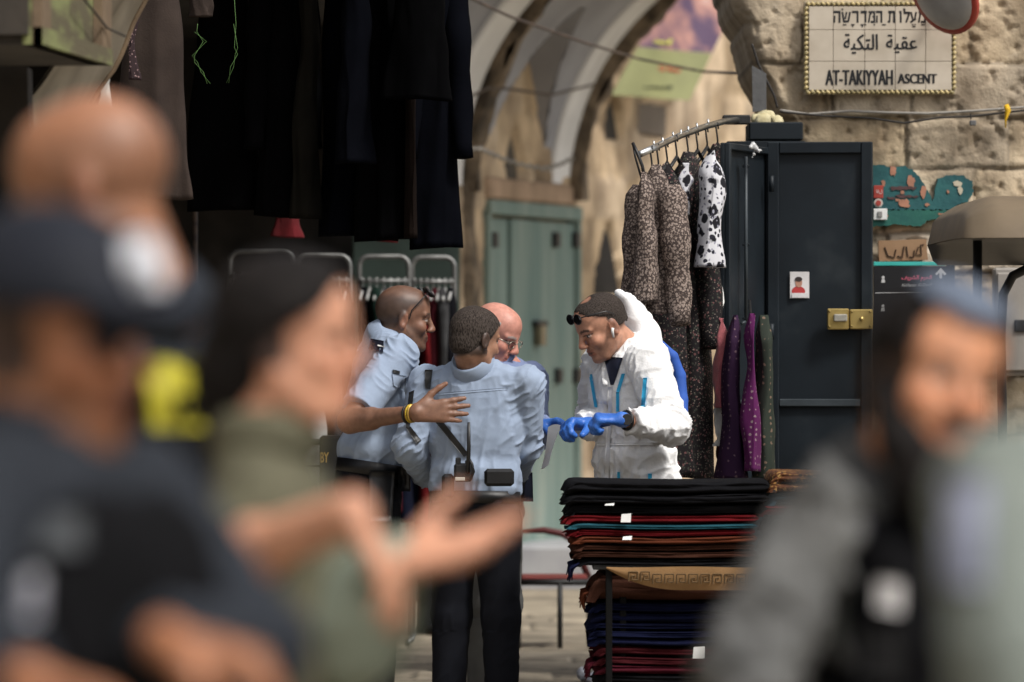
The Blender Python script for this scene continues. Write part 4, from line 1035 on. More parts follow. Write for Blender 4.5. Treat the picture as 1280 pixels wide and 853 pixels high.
garment('dress', 'beige speckled long-sleeved dress at the free end of the silver rail', 794, 846, 206, 392, 23.75, M_beige, .72, .13, .02, 9, 70, yaw=-.5, sleeves=1, cat='dress', sl_len=.58, slw=.062, hang=False)
garment('dress', 'second beige speckled dress half hidden behind the first', 790, 822, 215, 378, 23.62, M_beige, .7, .1, .02, 9, 78, yaw=-.3, cat='dress', hang=False)
garment('dress', 'long dark floral dress reaching down behind the white-suited man', 826, 898, 190, 604, 24.2, M_floral, .36, .22, .035, 10, 71, yaw=-.3, sleeves=1, sl_len=.75, slw=.06, cat='dress', hang=False)
garment('dress', 'dark floral dress hanging behind the beige one', 800, 868, 205, 594, 24.0, M_floral, .6, .15, .03, 10, 72, cat='dress', hang=False)
garment('dress', 'white dress with black cow-like blotches on the silver rail', 868, 906, 188, 337, 23.98, M_cow, .8, .14, .025, 12, 73, yaw=.2, cat='dress', hang=False)
garment('dress', 'narrow white black-blotched dress edge behind the dark floral dress', 850, 864, 204, 262, 24.05, M_cow, .8, .1, .02, 12, 77, cat='dress', hang=False)
garment('dress', 'black dress with small dark flowers between blotched dress and locker', 880, 915, 180, 400, 24.75, M_floral, .75, .14, .03, 12, 74, cat='dress', hang=False)
garment('sweater', 'dusty pink sweater hanging low beside the steel locker', 892, 912, 398, 512, 24.1, mat('pink_knit', (.36, .1, .11), (.26, .07, .085), 16, .92, .3, 90, sheen=.3), .75, .1, .02, 12, 80, sleeves=0, cat='sweater')
garment('yellow_top', 'strip of mustard cloth behind the pink sweater', 899, 914, 420, 500, 24.3, mat('mustard', (.36, .2, .03), None, 12, .9), .8, .08, .02, 12, 81, cat='top', hang=False)
garment('red_trousers', 'bright red trouser leg hanging at the bottom beside purple dress', 896, 912, 500, 602, 24.25, mat('red_cloth', (.2, .012, .018)), .75, .09, .02, 12, 82, cat='trousers', hang=False)
garment('white_cloth', 'small piece of white cloth hanging under the pink sweater', 893, 904, 505, 565, 24.15, mat('white_cloth', (.62, .61, .57)), .8, .05, .01, 12, 86, cat='cloth', hang=False)
M_purple = mat_spots('purple_dots', (.025, .008, .03), [((.13, .08, .1), 42, .18)], rand=.4); M_magenta = mat_spots('magenta_dots', (.09, .012, .075), [((.25, .17, .19), 40, .2)], rand=.4); M_gdots = mat_spots('green_dots', (.025, .032, .024), [((.16, .11, .08), 36, .2)], rand=.4)
for i, (x0, x1, y0, y1, d, m, lb) in enumerate(((900, 936, 394, 602, 24.05, M_purple, 'dark purple dotted dress on the locker hook'), (926, 949, 392, 594, 23.95, M_magenta, 'magenta dotted dress on the locker hook'), (939, 971, 394, 602, 24.05, M_gdots, 'dark green dotted dress on the locker hook'))):
    garment('dress', lb, x0, x1, y0, y1, d, m, .45, .2, .035, 12, 83 + i, cat='dress', hang=False, skew=(.02, 0, .02)[i] * -1 if i == 0 else .01)
MB().tube([P(937, 376, 24.3), P(938, 392, 24.05), P(944, 396, 24.0), P(938, 400, 24.0)], .006, 6).build('clothes_hanger', M_black_pl, None, smooth=True, label='black hanger hooked on the locker door above the purple dress', cat='hanger')
MB().tube([P(899, 352, 24.4), P(902, 366, 24.3), P(903, 378, 24.2), P(899, 390, 24.15), P(893, 398, 24.1)], .009, 6).build('clothes_hanger', M_white_pl, None, smooth=True, label='white hanger above the pink sweater beside the locker', cat='hanger')

# ------------------------------------------------------------------ market table with folded shawls
TD = 22.2; sc2 = TD / FPX
tx = lambda px: (px - 640) * sc2
tz_ = lambda py: CAMH - (py - 426.5) * sc2
tbl = thing('market_table', (tx(940), TD + .25, 0), 'black steel market table with a lower shelf under the folded shawls', 'table')
MB().box((tx(945), TD + .3, tz_(709)), (tx(1150) - tx(742), .62, .022), bev=.004).build('table_top', M_steel_dark, tbl)
MB().box((tx(945), TD + .3, .10), (tx(1150) - tx(742), .6, .022), bev=.004).build('shelf', M_steel_dark, tbl)
for px_, yy in ((761, -.028), (779, .05), (761, .58), (1132, -.028), (1132, .58), (1112, .05)):
    MB().box((tx(px_), TD + yy, tz_(712) / 2), (.026, .026, tz_(712)), bev=.003).build('leg', mat('black_leg', (.006, .006, .006), None, 12, .8, .1, spec=.1), tbl)
def wcol(n, c, k=.7): return mat('wool_' + n, c, tuple(q * k for q in c), 9, .95, .35, 160, spec=.06)
def shawl(label, px0, px1, py0, py1, m, seed, d0=TD - .02, dep=.56, folds=3, fringe=None, tagpx=None, cat='shawl', name='folded_shawl', group='folded shawls in the left stack'):
    x0, x1, z1, z0 = tx(px0), tx(px1), tz_(py0), tz_(py1); rs = np.random.default_rng(seed)
    n, na = 54, 60; V = np.zeros((n, na, 3)); ph = np.linspace(0, 2 * math.pi, na, endpoint=False)
    cz, hz = (z0 + z1) / 2, (z1 - z0) / 2; hy = dep / 2; cy = d0 + hy
    jig = rs.uniform(-.02, .012)
    for i, u in enumerate(np.linspace(0, 1, n)):
        en = min(1, math.sqrt(max(0, 1 - (1 - min(u, 1 - u) / .03) ** 2)) if min(u, 1 - u) < .03 else 1); en = max(en, .12)
        x = x0 + (x1 - x0) * u
        yy = np.sign(np.cos(ph)) * np.abs(np.cos(ph)) ** .35; zz = np.sign(np.sin(ph)) * np.abs(np.sin(ph)) ** .55
        w_ = (fbm(np.stack([np.full(na, x * 5), np.cos(ph) * 1.2 + seed, np.sin(ph)], -1), seed, 3) - .5)
        rid = np.abs(np.sin(zz * folds * 1.45 + w_ * 3.4 + seed))
        Y = cy + yy * (hy + jig + .035 * w_ - .02 * (1 - rid)) * (1 if True else en)
        sag = -.010 * (1 - math.cos(u * 6.283)) * .5 + .012 * (fbm(A(x * 2.2, seed * .7, 0), 9, 2) - .5)
        Z = cz + zz * hz * en * .97 + sag * .6 + w_ * hz * .35 * (np.abs(np.cos(ph)) > .8)
        # ends droop
        e_ = max(0, 1 - u / .05); Z = Z - e_ ** 2 * hz * 1.1
        V[i] = np.stack([np.full(na, x) + w_ * .03 + (1 - u) ** 8 * .02 * np.sin(zz * 5 + seed), Y, Z], -1)
    idx = np.arange(n * na).reshape(n, na); F = []
    for i in range(n - 1):
        for j in range(na): F.append([idx[i, j], idx[i, (j + 1) % na], idx[i + 1, (j + 1) % na], idx[i + 1, j]])
    F.append([int(q) for q in idx[0]][::-1]); F.append([int(q) for q in idx[-1]])
    t = thing(name, ((x0 + x1) / 2, cy, z0), label, cat, group)
    mk('folded_cloth', V.reshape(-1, 3), F, m, t)
    if fringe is not None:
        q = MB()
        for k in range(46):
            yy = d0 + .01 + dep * .9 * (k / 46.0) ** 1.6; L = rs.uniform(.03, .075)
            p = A(x0 + .006, yy, cz - hz * .3)
            q.tube([p, p + A(-.02 - rs.uniform(0, .02), rs.uniform(-.01, .01), -L * .3), p + A(-.025 - rs.uniform(0, .022), rs.uniform(-.012, .012), -L)], [.004, .0045, .002], 5)
        q.build('fringe', fringe, t, smooth=True)
    if tagpx:
        a, b = P(tagpx[0], tagpx[1], d0 - .022), P(tagpx[2], tagpx[3], d0 - .022)
        MB().prism([A(a[0], a[1], a[2]), A(b[0], b[1], a[2] + .003), A(b[0] - .002, b[1] - .008, b[2]), A(a[0] - .004, a[1] - .008, b[2])], A(0, 0, 0), A(0, .0016, 0)).build('price_tag', M_white_pl, t)
    return t
KB, KR, KT, KM, KN, KBR, KOR, KW = wcol('black', (.008, .008, .0095)), wcol('red', (.13, .009, .012)), wcol('teal', (.022, .09, .12)), wcol('maroon', (.055, .009, .012)), wcol('navy', (.007, .009, .03)), wcol('brown', (.05, .02, .013)), wcol('rust', (.11, .032, .016)), wcol('wine', (.07, .01, .018))
W = [('top black shawl of the stack, nearest the white-suited man', 708, 962, 600, 617, KB, None, None), ('second black shawl from the top of the stack', 706, 960, 616, 630, KB, None, (757, 630, 768, 632)), ('third black shawl, just above the bright red ones', 711, 958, 629, 644, KB, None, None),
     ('uppermost red shawl with a white tag', 706, 948, 643, 655, KR, None, (777, 643, 789, 653)), ('teal shawl between two red ones', 712, 946, 654, 662, KT, None, None), ('red shawl just under the teal one', 712, 944, 661, 671, KR, None, (779, 671, 790, 675)), ('rust red shawl below the red ones', 716, 946, 670, 680, KOR, None, None), ('brown shawl in the middle of the upper stack', 718, 944, 679, 689, KBR, None, None), ('dark rust shawl near the table top', 720, 946, 688, 698, KBR, None, None), ('black shawl with navy fringe lying on the table top', 722, 955, 697, 708, KB, KN, None),
     ('rust brown shawl with orange fringe, topmost under the table', 738, 950, 717, 752, KBR, KOR, None), ('navy shawl, uppermost of the blue ones under the table', 738, 950, 752, 766, KN, None, None), ('second navy shawl under the table', 742, 950, 765, 778, KN, None, None), ('third navy shawl under the table', 738, 950, 777, 788, KN, None, None), ('fourth navy shawl under the table', 741, 950, 787, 798, KN, None, None), ('lowest navy shawl, just above the maroon ones', 740, 950, 797, 808, KN, None, None), ('maroon shawl with a large square white tag', 745, 950, 807, 821, KM, None, (867, 809, 881, 823)), ('second maroon shawl of the lower stack', 744, 950, 820, 832, KM, KW, None), ('dark wine shawl low in the stack', 747, 950, 831, 843, KW, None, None), ('black shawl near the bottom of the lower stack', 746, 950, 842, 856, KB, None, None), ('lowest black shawl on the shelf', 746, 950, 855, 905, KB, None, None)]
for i, (lb, x0, x1, y0, y1, m, fr, tg) in enumerate(W):
    shawl(lb, x0, x1, y0, y1, m, 100 + i, folds=2 + i % 3, fringe=fr, tagpx=tg, d0=TD - .02 + (0 if i < 10 else .03))
M_gold = mat_spots('gold_print', (.1, .035, .014), [((.42, .24, .08), 30, .26), ((.02, .012, .01), 44, .3), ((.25, .13, .04), 60, .3)])
G_ = 'folded shawls in the right stack'
for i, (lb, x0, x1, y0, y1, m) in enumerate((('gold and brown patterned shawl on top of the right stack', 966, 1140, 590, 606, M_gold), ('second gold patterned shawl of the right stack', 962, 1140, 605, 616, M_gold), ('dark teal shawl under the gold ones', 962, 1140, 615, 632, wcol('deepteal', (.012, .035, .05))), ('red shawl in the right stack', 950, 1140, 631, 645, KR), ('black shawl in the right stack', 962, 1140, 644, 668, KB), ('brown shawl in the right stack', 960, 1140, 667, 690, KBR), ('lowest dark shawl of the right stack', 960, 1140, 689, 708, KB))):
    shawl(lb, x0, x1, y0, y1, m, 150 + i, group=G_, d0=TD + .04)
for i, (lb, y0, y1, m) in enumerate((('navy shawl topmost under the right half of the table', 717, 752, KN), ('wine shawl under the right half of the table', 751, 775, KW), ('black shawl in the lower right stack', 774, 812, KB), ('maroon shawl in the lower right stack', 811, 840, KM), ('lowest black shawl in the lower right stack', 839, 905, KB))):
    shawl(lb, 958, 1138, y0, y1, m, 170 + i, group='folded shawls in the lower right stack', d0=TD + .02)
# tan runner with a key pattern hanging over the table edge
M_tan = mat('tan_runner', (.23, .13, .055), (.18, .1, .04), 10, .9, .2, 120)
G = np.zeros((50, 10, 3))
for i, u in enumerate(np.linspace(0, 1, 50)):
    x = 758 + 195 * u; top = 709 + .5 * math.sin(u * 9); bot = 711 + 27 * (1 - (1 - min(1, u / .5)) ** 2.2)
    for j, v in enumerate(np.linspace(0, 1, 10)): G[i, j] = P(x, top + (bot - top) * v, TD - .045 - .012 * math.sin(v * 3) - .01 * math.sin(u * 11))
rn = thing('patterned_runner', P(850, 738, TD - .05), 'tan runner with a darker key pattern hanging over the table edge', 'runner')
m_ = MB(); m_.grid(G); m_.grid(G[::-1] + A(0, .006, 0)); m_.build('cloth', M_tan, rn, smooth=True)
m_ = MB(); M_key = mat('key_pattern', (.12, .075, .035), None, 12, .9, 0)
for k in range(11):
    x = 786 + 15 * k; y = 724 + (0 if k > 1 else -3)
    for (xa, ya, xb, yb) in ((0, -6, 11, -6), (11, -6, 11, 4), (11, 4, 4, 4), (4, 4, 4, -1), (4, -1, 8, -1), (0, -6, 0, 6)):
        m_.tube([P(x + xa, y + ya, TD - .068), P(x + xb, y + yb, TD - .068)], .0028, 4)
m_.build('key_pattern', M_key, rn)
# plastic bag on the paving
s_ = Sdf(.008); c = P(738, 846, 25.6)
c = A(P(736, 0, 26.6)[0], 26.6, .05)
for i in range(8):
    r_ = np.random.default_rng(i + 90); s_.ell(c + A(r_.uniform(-.06, .06), r_.uniform(-.06, .06), r_.uniform(-.03, .025)), (r_.uniform(.02, .04), .03, r_.uniform(.02, .03)), k=.01)
V, F = s_.mesh(); V = V + normals(V, F) * ((fbm(V * 35, 3, 4) - .5) * .035)[:, None]; V[:, 2] = np.maximum(V[:, 2], .012)
mk('plastic_bag', V, F, mat('bag_plastic', (.62, .63, .68), (.4, .42, .5), 20, .3, .3, 60, spec=.5), label='crumpled white plastic bag on the paving beside the table', cat='plastic bag')

# metal chair with a red seat
cd_ = 29.6; ch = thing('metal_chair', A(P(692, 0, cd_)[0], cd_ + .2, 0), 'low dark metal chair with a red seat half hidden by the shawls', 'chair')
cz = P(0, 728, cd_)[2]; xa, xb = P(648, 0, cd_)[0], P(738, 0, cd_)[0]
MB().tube([A(xa, cd_, cz), A(xb, cd_, cz), A(xb, cd_ + .42, cz), A(xa, cd_ + .42, cz), A(xa, cd_, cz)], .017, 8).build('seat_frame', M_steel_dark, ch, smooth=True)
MB().box(((xa + xb) / 2, cd_ + .21, cz + .018), (xb - xa - .03, .4, .02), bev=.006).build('seat', mat('red_vinyl', (.2, .035, .03), (.14, .03, .025), 6, .5), ch)
for x, y in ((P(700, 0, cd_)[0], cd_), (xa, cd_), (xa, cd_ + .42), (xb, cd_ + .42), (xb, cd_)):
    MB().tube([A(x, y, .0), A(x, y, cz)], .014, 8).build('leg', M_steel_dark, ch, smooth=True)
MB().tube([A(xa, cd_ + .42, cz), A(xa, cd_ + .43, P(0, 668, cd_)[2]), P(680, 663, cd_ + .43), P(702, 667, cd_ + .43), P(716, 676, cd_ + .43), A(xb, cd_ + .43, cz)], .018, 8).build('back_hoop', mat('red_brown_tube', (.09, .02, .02), None, 8, .5), ch, smooth=True)

# ------------------------------------------------------------------ electric cart at the right edge
ct = thing('utility_cart', A(P(1330, 0, 22.6)[0], 22.6, 0), 'small utility cart with a domed tan canopy at the right edge', 'cart')
M_can = mat('cart_canopy', (.17, .128, .082), (.125, .095, .062), 4, .6, .1, 30)
x0, x1 = P(1153, 0, 23.4)[0], P(1460, 0, 21.6)[0]; y0, y1 = 21.5, 23.5
zr = P(0, 298, 21.6)[2]
m_ = MB(); n = 30; G = np.zeros((n, n, 3)); Gu = np.zeros((n, n, 3))
for i, u in enumerate(np.linspace(-1, 1, n)):
    for j, v in enumerate(np.linspace(-1, 1, n)):
        su = np.sign(u) * abs(u) ** .8; sv = np.sign(v) * abs(v) ** .8
        e = max(abs(u), abs(v)); r_ = min(1, (1 - e) / .12) 
        cu, cv = su * (1 - .06 * sv ** 4), sv * (1 - .06 * su ** 4)
        hz = .05 * min(1, (1 - e) / .02) + .115 * max(0, min(1, (1 - abs(u)) / .38)) ** .55 * max(0, min(1, (1 - abs(v)) / .3)) ** .5
        G[i, j] = ((x0 + x1) / 2 + cu * (x1 - x0) / 2, (y0 + y1) / 2 + cv * (y1 - y0) / 2, zr + hz)
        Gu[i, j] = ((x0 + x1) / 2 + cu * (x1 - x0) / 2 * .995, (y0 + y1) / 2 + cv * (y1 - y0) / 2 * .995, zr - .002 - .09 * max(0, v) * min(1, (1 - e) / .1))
m_.grid(G); m_.build('canopy', M_can, ct, smooth=True)
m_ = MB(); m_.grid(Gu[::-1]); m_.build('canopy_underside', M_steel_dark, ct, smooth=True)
for px_, d in ((1222, 22.0), (1440, 22.0), (1440, 23.6)):
    p = P(px_, 305, d); MB().tube([A(p[0], d, .5), A(p[0], d, zr + .01)], .018, 8).build('canopy_post', M_black_pl, ct, smooth=True)
MB().tube([P(1330, 322, 23.4), P(1290, 333, 23.4), P(1266, 345, 23.4), P(1254, 368, 23.4), P(1251, 420, 23.4), P(1253, 520, 23.4), A(P(1253, 0, 23.4)[0], 23.4, .5)], .02, 10).build('bent_frame', M_black_pl, ct, smooth=True)
MB().box(((x0 + x1) / 2 + .1, 22.7, .45), (x1 - x0 - .25, 1.9, .3), bev=.06).build('cart_body', M_can, ct)
MB().box(((x0 + x1) / 2 + .15, 23.2, .75), (x1 - x0 - .4, .5, .2), bev=.05).build('seat', M_black_pl, ct)
for x in (x0 + .25, x1 - .05):
    for y in (22.0, 23.5):
        m_ = MB(); m_.lathe(A(0, 0, 0), [(.1, -.07), (.2, -.07), (.22, -.04), (.22, .04), (.2, .07), (.1, .07)], 24); V = np.concatenate(m_.V)[:, [2, 0, 1]] + A(x, y, .22)
        mk('wheel', V, m_.F, M_black_pl, ct)
q = thing('meter_cabinet', A(P(1265, 0, 25.8)[0], 25.8, 0), 'grey wall cabinet behind the cart frame at the right edge', 'cabinet')
rp(1241, 335, 1330, 470, 25.82, .12, .01).build('cabinet_box', mat('cabinet_grey', (.3, .28, .25), (.22, .2, .18), 5, .6, .1), q)
rp(1246, 341, 1325, 464, 25.75, .02, .006).build('cabinet_door', mat('cabinet_grey', (.3, .28, .25)), q)
rp(1268, 400, 1300, 415, 25.735, .015, .003).build('vent', M_steel_dark, q)
# ------------------------------------------------------------------ people: implicit bodies and clothes
M_skin = None
def skin_mat():
    if 'skin' in MATS: return MATS['skin']
    m = bpy.data.materials.new('skin'); m.use_nodes = True; n = m.node_tree.nodes; l = m.node_tree.links
    b = n['Principled BSDF']; b.inputs['Roughness'].default_value = .48; b.inputs['Specular IOR Level'].default_value = .4
    b.inputs['Subsurface Weight'].default_value = .12; b.inputs['Subsurface Radius'].default_value = (.02, .008, .005); b.inputs['Subsurface Scale'].default_value = .5
    at = n.new('ShaderNodeVertexColor'); at.layer_name = 'Col'
    tc = n.new('ShaderNodeTexCoord'); nz = n.new('ShaderNodeTexNoise'); nz.inputs['Scale'].default_value = 45; nz.inputs['Detail'].default_value = 6
    l.new(tc.outputs['Object'], nz.inputs['Vector'])
    rp = n.new('ShaderNodeValToRGB'); rp.color_ramp.elements[0].color = (.84, .8, .78, 1); rp.color_ramp.elements[1].color = (1.08, 1.05, 1.03, 1); rp.color_ramp.elements[0].position = .35; rp.color_ramp.elements[1].position = .65
    l.new(nz.outputs[0], rp.inputs[0])
    mx = n.new('ShaderNodeMix'); mx.data_type = 'RGBA'; mx.blend_type = 'MULTIPLY'; mx.inputs[0].default_value = 1
    l.new(at.outputs[0], mx.inputs[6]); l.new(rp.outputs[0], mx.inputs[7]); l.new(mx.outputs[2], b.inputs['Base Color'])
    n2 = n.new('ShaderNodeTexNoise'); n2.inputs['Scale'].default_value = 260; l.new(tc.outputs['Object'], n2.inputs['Vector'])
    bp = n.new('ShaderNodeBump'); bp.inputs['Strength'].default_value = .12; bp.inputs['Distance'].default_value = .003
    l.new(n2.outputs[0], bp.inputs['Height']); l.new(bp.outputs[0], b.inputs['Normal'])
    MATS['skin'] = m; return m
def sstep(a, b, x): t = np.clip((x - a) / (b - a), 0, 1); return t * t * (3 - 2 * t)

def hand(s, wrist, dirf, palm, side, curl=(.3, .35, .4, .45), thumb=.5, sc=1.0, spread=.12, grow=0.0, k=.006, thumb_in=.5):
    """dirf: along the fingers; palm: out of the palm; side: +1 if the thumb lies on cross(dirf, palm)"""
    d = unit(dirf); p = unit(np.asarray(palm, float) - d * np.dot(palm, d)); t = np.cross(d, p) * side
    w = np.asarray(wrist, float)
    g = grow
    # palm
    for o, r0, r1 in ((.026, .017, .014), (.009, .017, .0145), (-.009, .0165, .0145), (-.026, .016, .0125)):
        s.cone(w + t * o * .6 * sc, w + d * .088 * sc + t * o * sc, (r0 + g) * sc, (r1 + g) * sc, .012, w=p, f=.85)
    s.ell(w + d * .035 * sc + t * .024 * sc + p * .008 * sc, ((.032 + g) * sc, (.017 + g) * sc, (.016 + g) * sc), M=np.stack([d, t, p]), k=.012)
    for i, (o, L, r) in enumerate(((.028, .074, .0104), (.0095, .083, .0106), (-.0095, .077, .0103), (-.027, .06, .009))):
        b = w + d * (.09 - abs(o - .004) * .18) * sc + t * o * sc; c = curl[i]; ang = 0; fd = unit(d + t * o / .028 * spread)
        q = b
        for j, (fl, rr) in enumerate(((.46, 1.0), (.3, .9), (.24, .78))):
            ang += c * (1.0 if j == 0 else 1.15)
            dv = fd * math.cos(ang) + p * math.sin(ang); e = q + dv * L * fl * sc
            s.cone(q, e, (r * rr + g) * sc, (r * rr * .92 + g) * sc, k if j else .008); q = e
    b = w + d * .022 * sc + t * .028 * sc + p * .006 * sc
    td = unit(t * (.85 - thumb_in * .5) + d * .75 + p * thumb)
    e1 = b + td * .042 * sc; td2 = unit(td + d * .35 - t * .25 * thumb_in + p * thumb * .25); e2 = e1 + td2 * .033 * sc; e3 = e2 + unit(td2 + d * .2) * .026 * sc
    s.cone(b, e1, (.0155 + g) * sc, (.0118 + g) * sc, .012); s.cone(e1, e2, (.0115 + g) * sc, (.0102 + g) * sc, k); s.cone(e2, e3, (.0102 + g) * sc, (.0082 + g) * sc, k)

class Fig:
    def __init__(s, label, px, d, theta, H, h=.005, lean=0, side=0, hs=1.0, twist=0, skin=(.42, .24, .16), g=1.0, group=None, waist_px=None):
        s.k = H / 1.78; s.X = (px - 640) / FPX * d; s.root = A(s.X, d, 0); s.h = h; s.hs = hs; s.g = g
        th = R(theta); s.f = A(math.cos(th), math.sin(th), 0); s.l = A(-math.sin(th), math.cos(th), 0)
        s.lean, s.side, s.twist = R(lean), R(side), R(twist)
        s.t = thing('person', s.root, label, 'person', group); s.skin = np.array(skin); s.arms = {}
        s.head(s.T(.035, 0, 1.655), theta, 0)
        s.armr = 1.0; s.strap = .09; s.shw = 1.0; s.scalp = None; s.hairc = A(.03, .022, .018); s.beard = None; s.lip = A(1.05, .72, .68); s.smooth = 1
    def B(s, a, b, c): return s.root + (s.f * a + s.l * b + A(0, 0, c)) * s.k
    def T(s, a, b, c):
        z = c - .95; tw = s.twist * min(1, max(0, z / .45)); a, b = a * math.cos(tw) - b * math.sin(tw), a * math.sin(tw) + b * math.cos(tw)
        a2 = a * math.cos(s.lean) + z * math.sin(s.lean); z2 = z * math.cos(s.lean) - a * math.sin(s.lean)
        b2 = b * math.cos(s.side) + z2 * math.sin(s.side); z3 = z2 * math.cos(s.side) - b * math.sin(s.side)
        return s.B(a2, b2, .95 + z3)
    def head(s, c, yaw, pitch, roll=0):
        y, p, r = R(yaw), R(pitch), R(roll); hf = A(math.cos(y) * math.cos(p), math.sin(y) * math.cos(p), -math.sin(p)); hl = A(-math.sin(y), math.cos(y), 0); hu = np.cross(hf, hl)
        hl, hu = hl * math.cos(r) + hu * math.sin(r), hu * math.cos(r) - hl * math.sin(r)
        s.hc = np.asarray(c, float); s.HM = np.stack([hf, hl, hu])
    def hp(s, x, y, z): return s.hc + (A(x, y, z) * s.hs * s.k) @ s.HM
    def axes(s):
        u = unit(s.T(0, 0, 1.4) - s.T(0, 0, 1.0)); r = unit(s.T(0, .1, 1.3) - s.T(0, -.1, 1.3)); f = unit(np.cross(r, u)); return np.stack([f, r, u])
    def arm(s, key, elbow, wrist, dirf=None, palm=(0, 0, -1), **kw):
        sg = 1 if key == 'L' else -1
        s.arms[key] = dict(sh=s.T(-.005, sg * .185 * s.shw, 1.435), el=np.asarray(elbow, float), wr=np.asarray(wrist, float), d=None if dirf is None else np.asarray(dirf, float), palm=np.asarray(palm, float), kw=kw, sg=sg)
        return s
    def hand_at(s, q, a, grow=0.0, k=.006):
        d = a['d'] if a['d'] is not None else a['wr'] - a['el']
        # left hand: thumb lies on cross(palm, fingers)
        hand(q, a['wr'], d, a['palm'], -a['sg'], grow=grow, k=k, sc=s.k * a['kw'].get('sc', 1.0), **{x: y for x, y in a['kw'].items() if x != 'sc'})
    # ---- skin
    def body(s, female=False, hands=True):
        k = s.k; q = Sdf(s.h); AX = s.axes(); H = lambda x, y, z: s.hp(x, y, z); hk = s.hs * k; HM = s.HM
        q.ell(s.T(0, 0, .98), (.1 * k, .15 * k, .11 * k), M=AX); q.cone(s.T(0, 0, .98), s.T(0, 0, 1.2), .1 * k, .1 * k, .05, w=s.l, f=1.35)
        q.ell(s.T(0, 0, 1.29), (.105 * k, .15 * k, .17 * k), M=AX, k=.04)
        q.cone(s.T(-.005, .15, 1.425), s.T(-.005, -.15, 1.425), .055 * k, .055 * k, .04)
        for sg in (1, -1):
            q.chain([s.B(0, sg * .09, .92), s.B(.01, sg * .1, .5), s.B(-.01, sg * .1, .09)], [.075 * k, .05 * k, .036 * k], .03)
            q.cone(s.B(-.03, sg * .1, .05), s.B(.13, sg * .115, .035), .035 * k, .03 * k, .02)
        for a in s.arms.values():
            q.chain([a['sh'], a['el'], a['wr']], [.05 * k, .04 * k * s.armr, .027 * k * s.armr], .02)
            m_ = a['el'] * .68 + a['wr'] * .32; q.cone(a['el'], m_, .04 * k * s.armr, .042 * k * s.armr, .02)
            if hands: s.hand_at(q, a)
        n0 = s.T(-.03, 0, 1.47); q.cone(n0, H(-.022, 0, -.055), .064 * k, .059 * hk, .03); q.cone(s.T(-.03, .09, 1.44), s.T(-.03, -.09, 1.44), .05 * k, .05 * k, .04)
        E = lambda x, y, z, a, b, c, kk=.015, op='+': q.ell(H(x, y, z), (a * hk, b * hk, c * hk), M=HM, k=kk, op=op)
        C = lambda p0, p1, a, b, kk=.012, op='+': q.cone(H(*p0), H(*p1), a * hk, b * hk, kk, op)
        E(-.012, 0, .03, .1, .077, .088); E(.03, 0, .045, .058, .062, .062, .02)
        E(.028, 0, -.045, .058, .057, .072, .025)
        for y in (1, -1):
            C((-.005, y * .054, -.05), (.052, y * .034, -.1), .021, .019, .025)
            E(.06, y * .04, -.03, .024, .022, .024, .02)
            E(.094, y * .031, -.002, .012, .016, .011, .014, '-')
            E(.074, y * .031, -.001, .0125, .0135, .0115, .004)
            C((.084, y * .012, .022), (.07, y * .05, .02), .0105, .008, .012)
            E(.1, y * .0125, -.036, .011, .0085, .008, .006)
            q.ell(H(-.012, y * .079, -.012), (.02 * hk, .008 * hk, .033 * hk), M=HM, k=.006)
            q.ell(H(-.006, y * .089, -.010), (.010 * hk, .007 * hk, .018 * hk), M=HM, k=.004, op='-')
            q.ell(H(-.010, y * .084, -.036), (.009 * hk, .006 * hk, .01 * hk), M=HM, k=.005)
        E(.074, 0, -.1, .022, .028, .021, .02)
        C((.086, 0, .016), (.108, 0, -.024), .0095, .0115, .012); E(.11, 0, -.03, .013, .0125, .0115, .008)
        E(.083, 0, -.066, .013, .026, .022, .014)
        C((.093, -.017, -.0605), (.093, .017, -.0605), .0048, .0048, .006); C((.0925, -.015, -.0725), (.0925, .015, -.0725), .0055, .0055, .006)
        C((.1, -.022, -.0665), (.1, .022, -.0665), .0024, .0024, .004, '-')
        V, F = q.mesh(smooth=s.smooth)
        L = (V - s.hc) @ HM.T / hk; x, y, z = L.T
        c = np.repeat(s.skin[None], len(V), 0) * (1 + .12 * (fbm(V * 22, 3, 3) - .5))[:, None]
        inh = (np.abs(x) < .16) & (np.abs(y) < .12) & (z > -.14) & (z < .14)
        mix = lambda c, col, m: c * (1 - m[:, None]) + np.asarray(col) * m[:, None]
        red = sstep(.03, .0, np.sqrt((y / 1) ** 2 + (z + .03) ** 2)) * (x > .09) * .4 + sstep(.03, .0, np.sqrt((np.abs(y) - .045) ** 2 + (z + .03) ** 2)) * (x > .04) * .3 + (np.abs(y) > .078) * (z < .03) * (x > -.04) * .35 * inh
        c = mix(c, s.skin * A(1.15, .8, .75), np.clip(red, 0, 1) * inh)
        c = mix(c, s.skin * s.lip * .85, ((np.abs(z + .0665) < .0125) & (np.abs(y) < .026) & (x > .08)) * .75)
        c = mix(c, s.skin * .25, ((np.abs(z + .0665) < .003) & (np.abs(y) < .024) & (x > .08)) * .8)
        ey = np.sqrt(((np.abs(y) - .031) / .0145) ** 2 + ((z + .001) / .0062) ** 2); fr = inh & (x > .06)
        c = mix(c, A(.5, .46, .43), (ey < 1) * fr * .8); c = mix(c, A(.02, .012, .01), ((np.abs(np.abs(y) - .032) < .006) & (ey < 1.0)) * fr * .95)
        c = mix(c, A(.025, .018, .015), ((ey > .8) & (ey < 1.45) & (z > .0)) * fr * .85)
        bw = (np.abs(np.abs(y) - .032) < .021) & (np.abs(z - .0235 + (np.abs(y) - .032) ** 2 * 8) < .0052) & fr
        c = mix(c, s.hairc, bw * .8)
        if s.scalp is not None: c = mix(c, s.hairc, np.clip(s.scalp(x, y, z), 0, 1) * inh)
        if s.beard is not None: c = mix(c, s.hairc, np.clip(s.beard(x, y, z) * (.8 + .4 * (vn(V * 160, 2) - .5)), 0, 1) * inh)
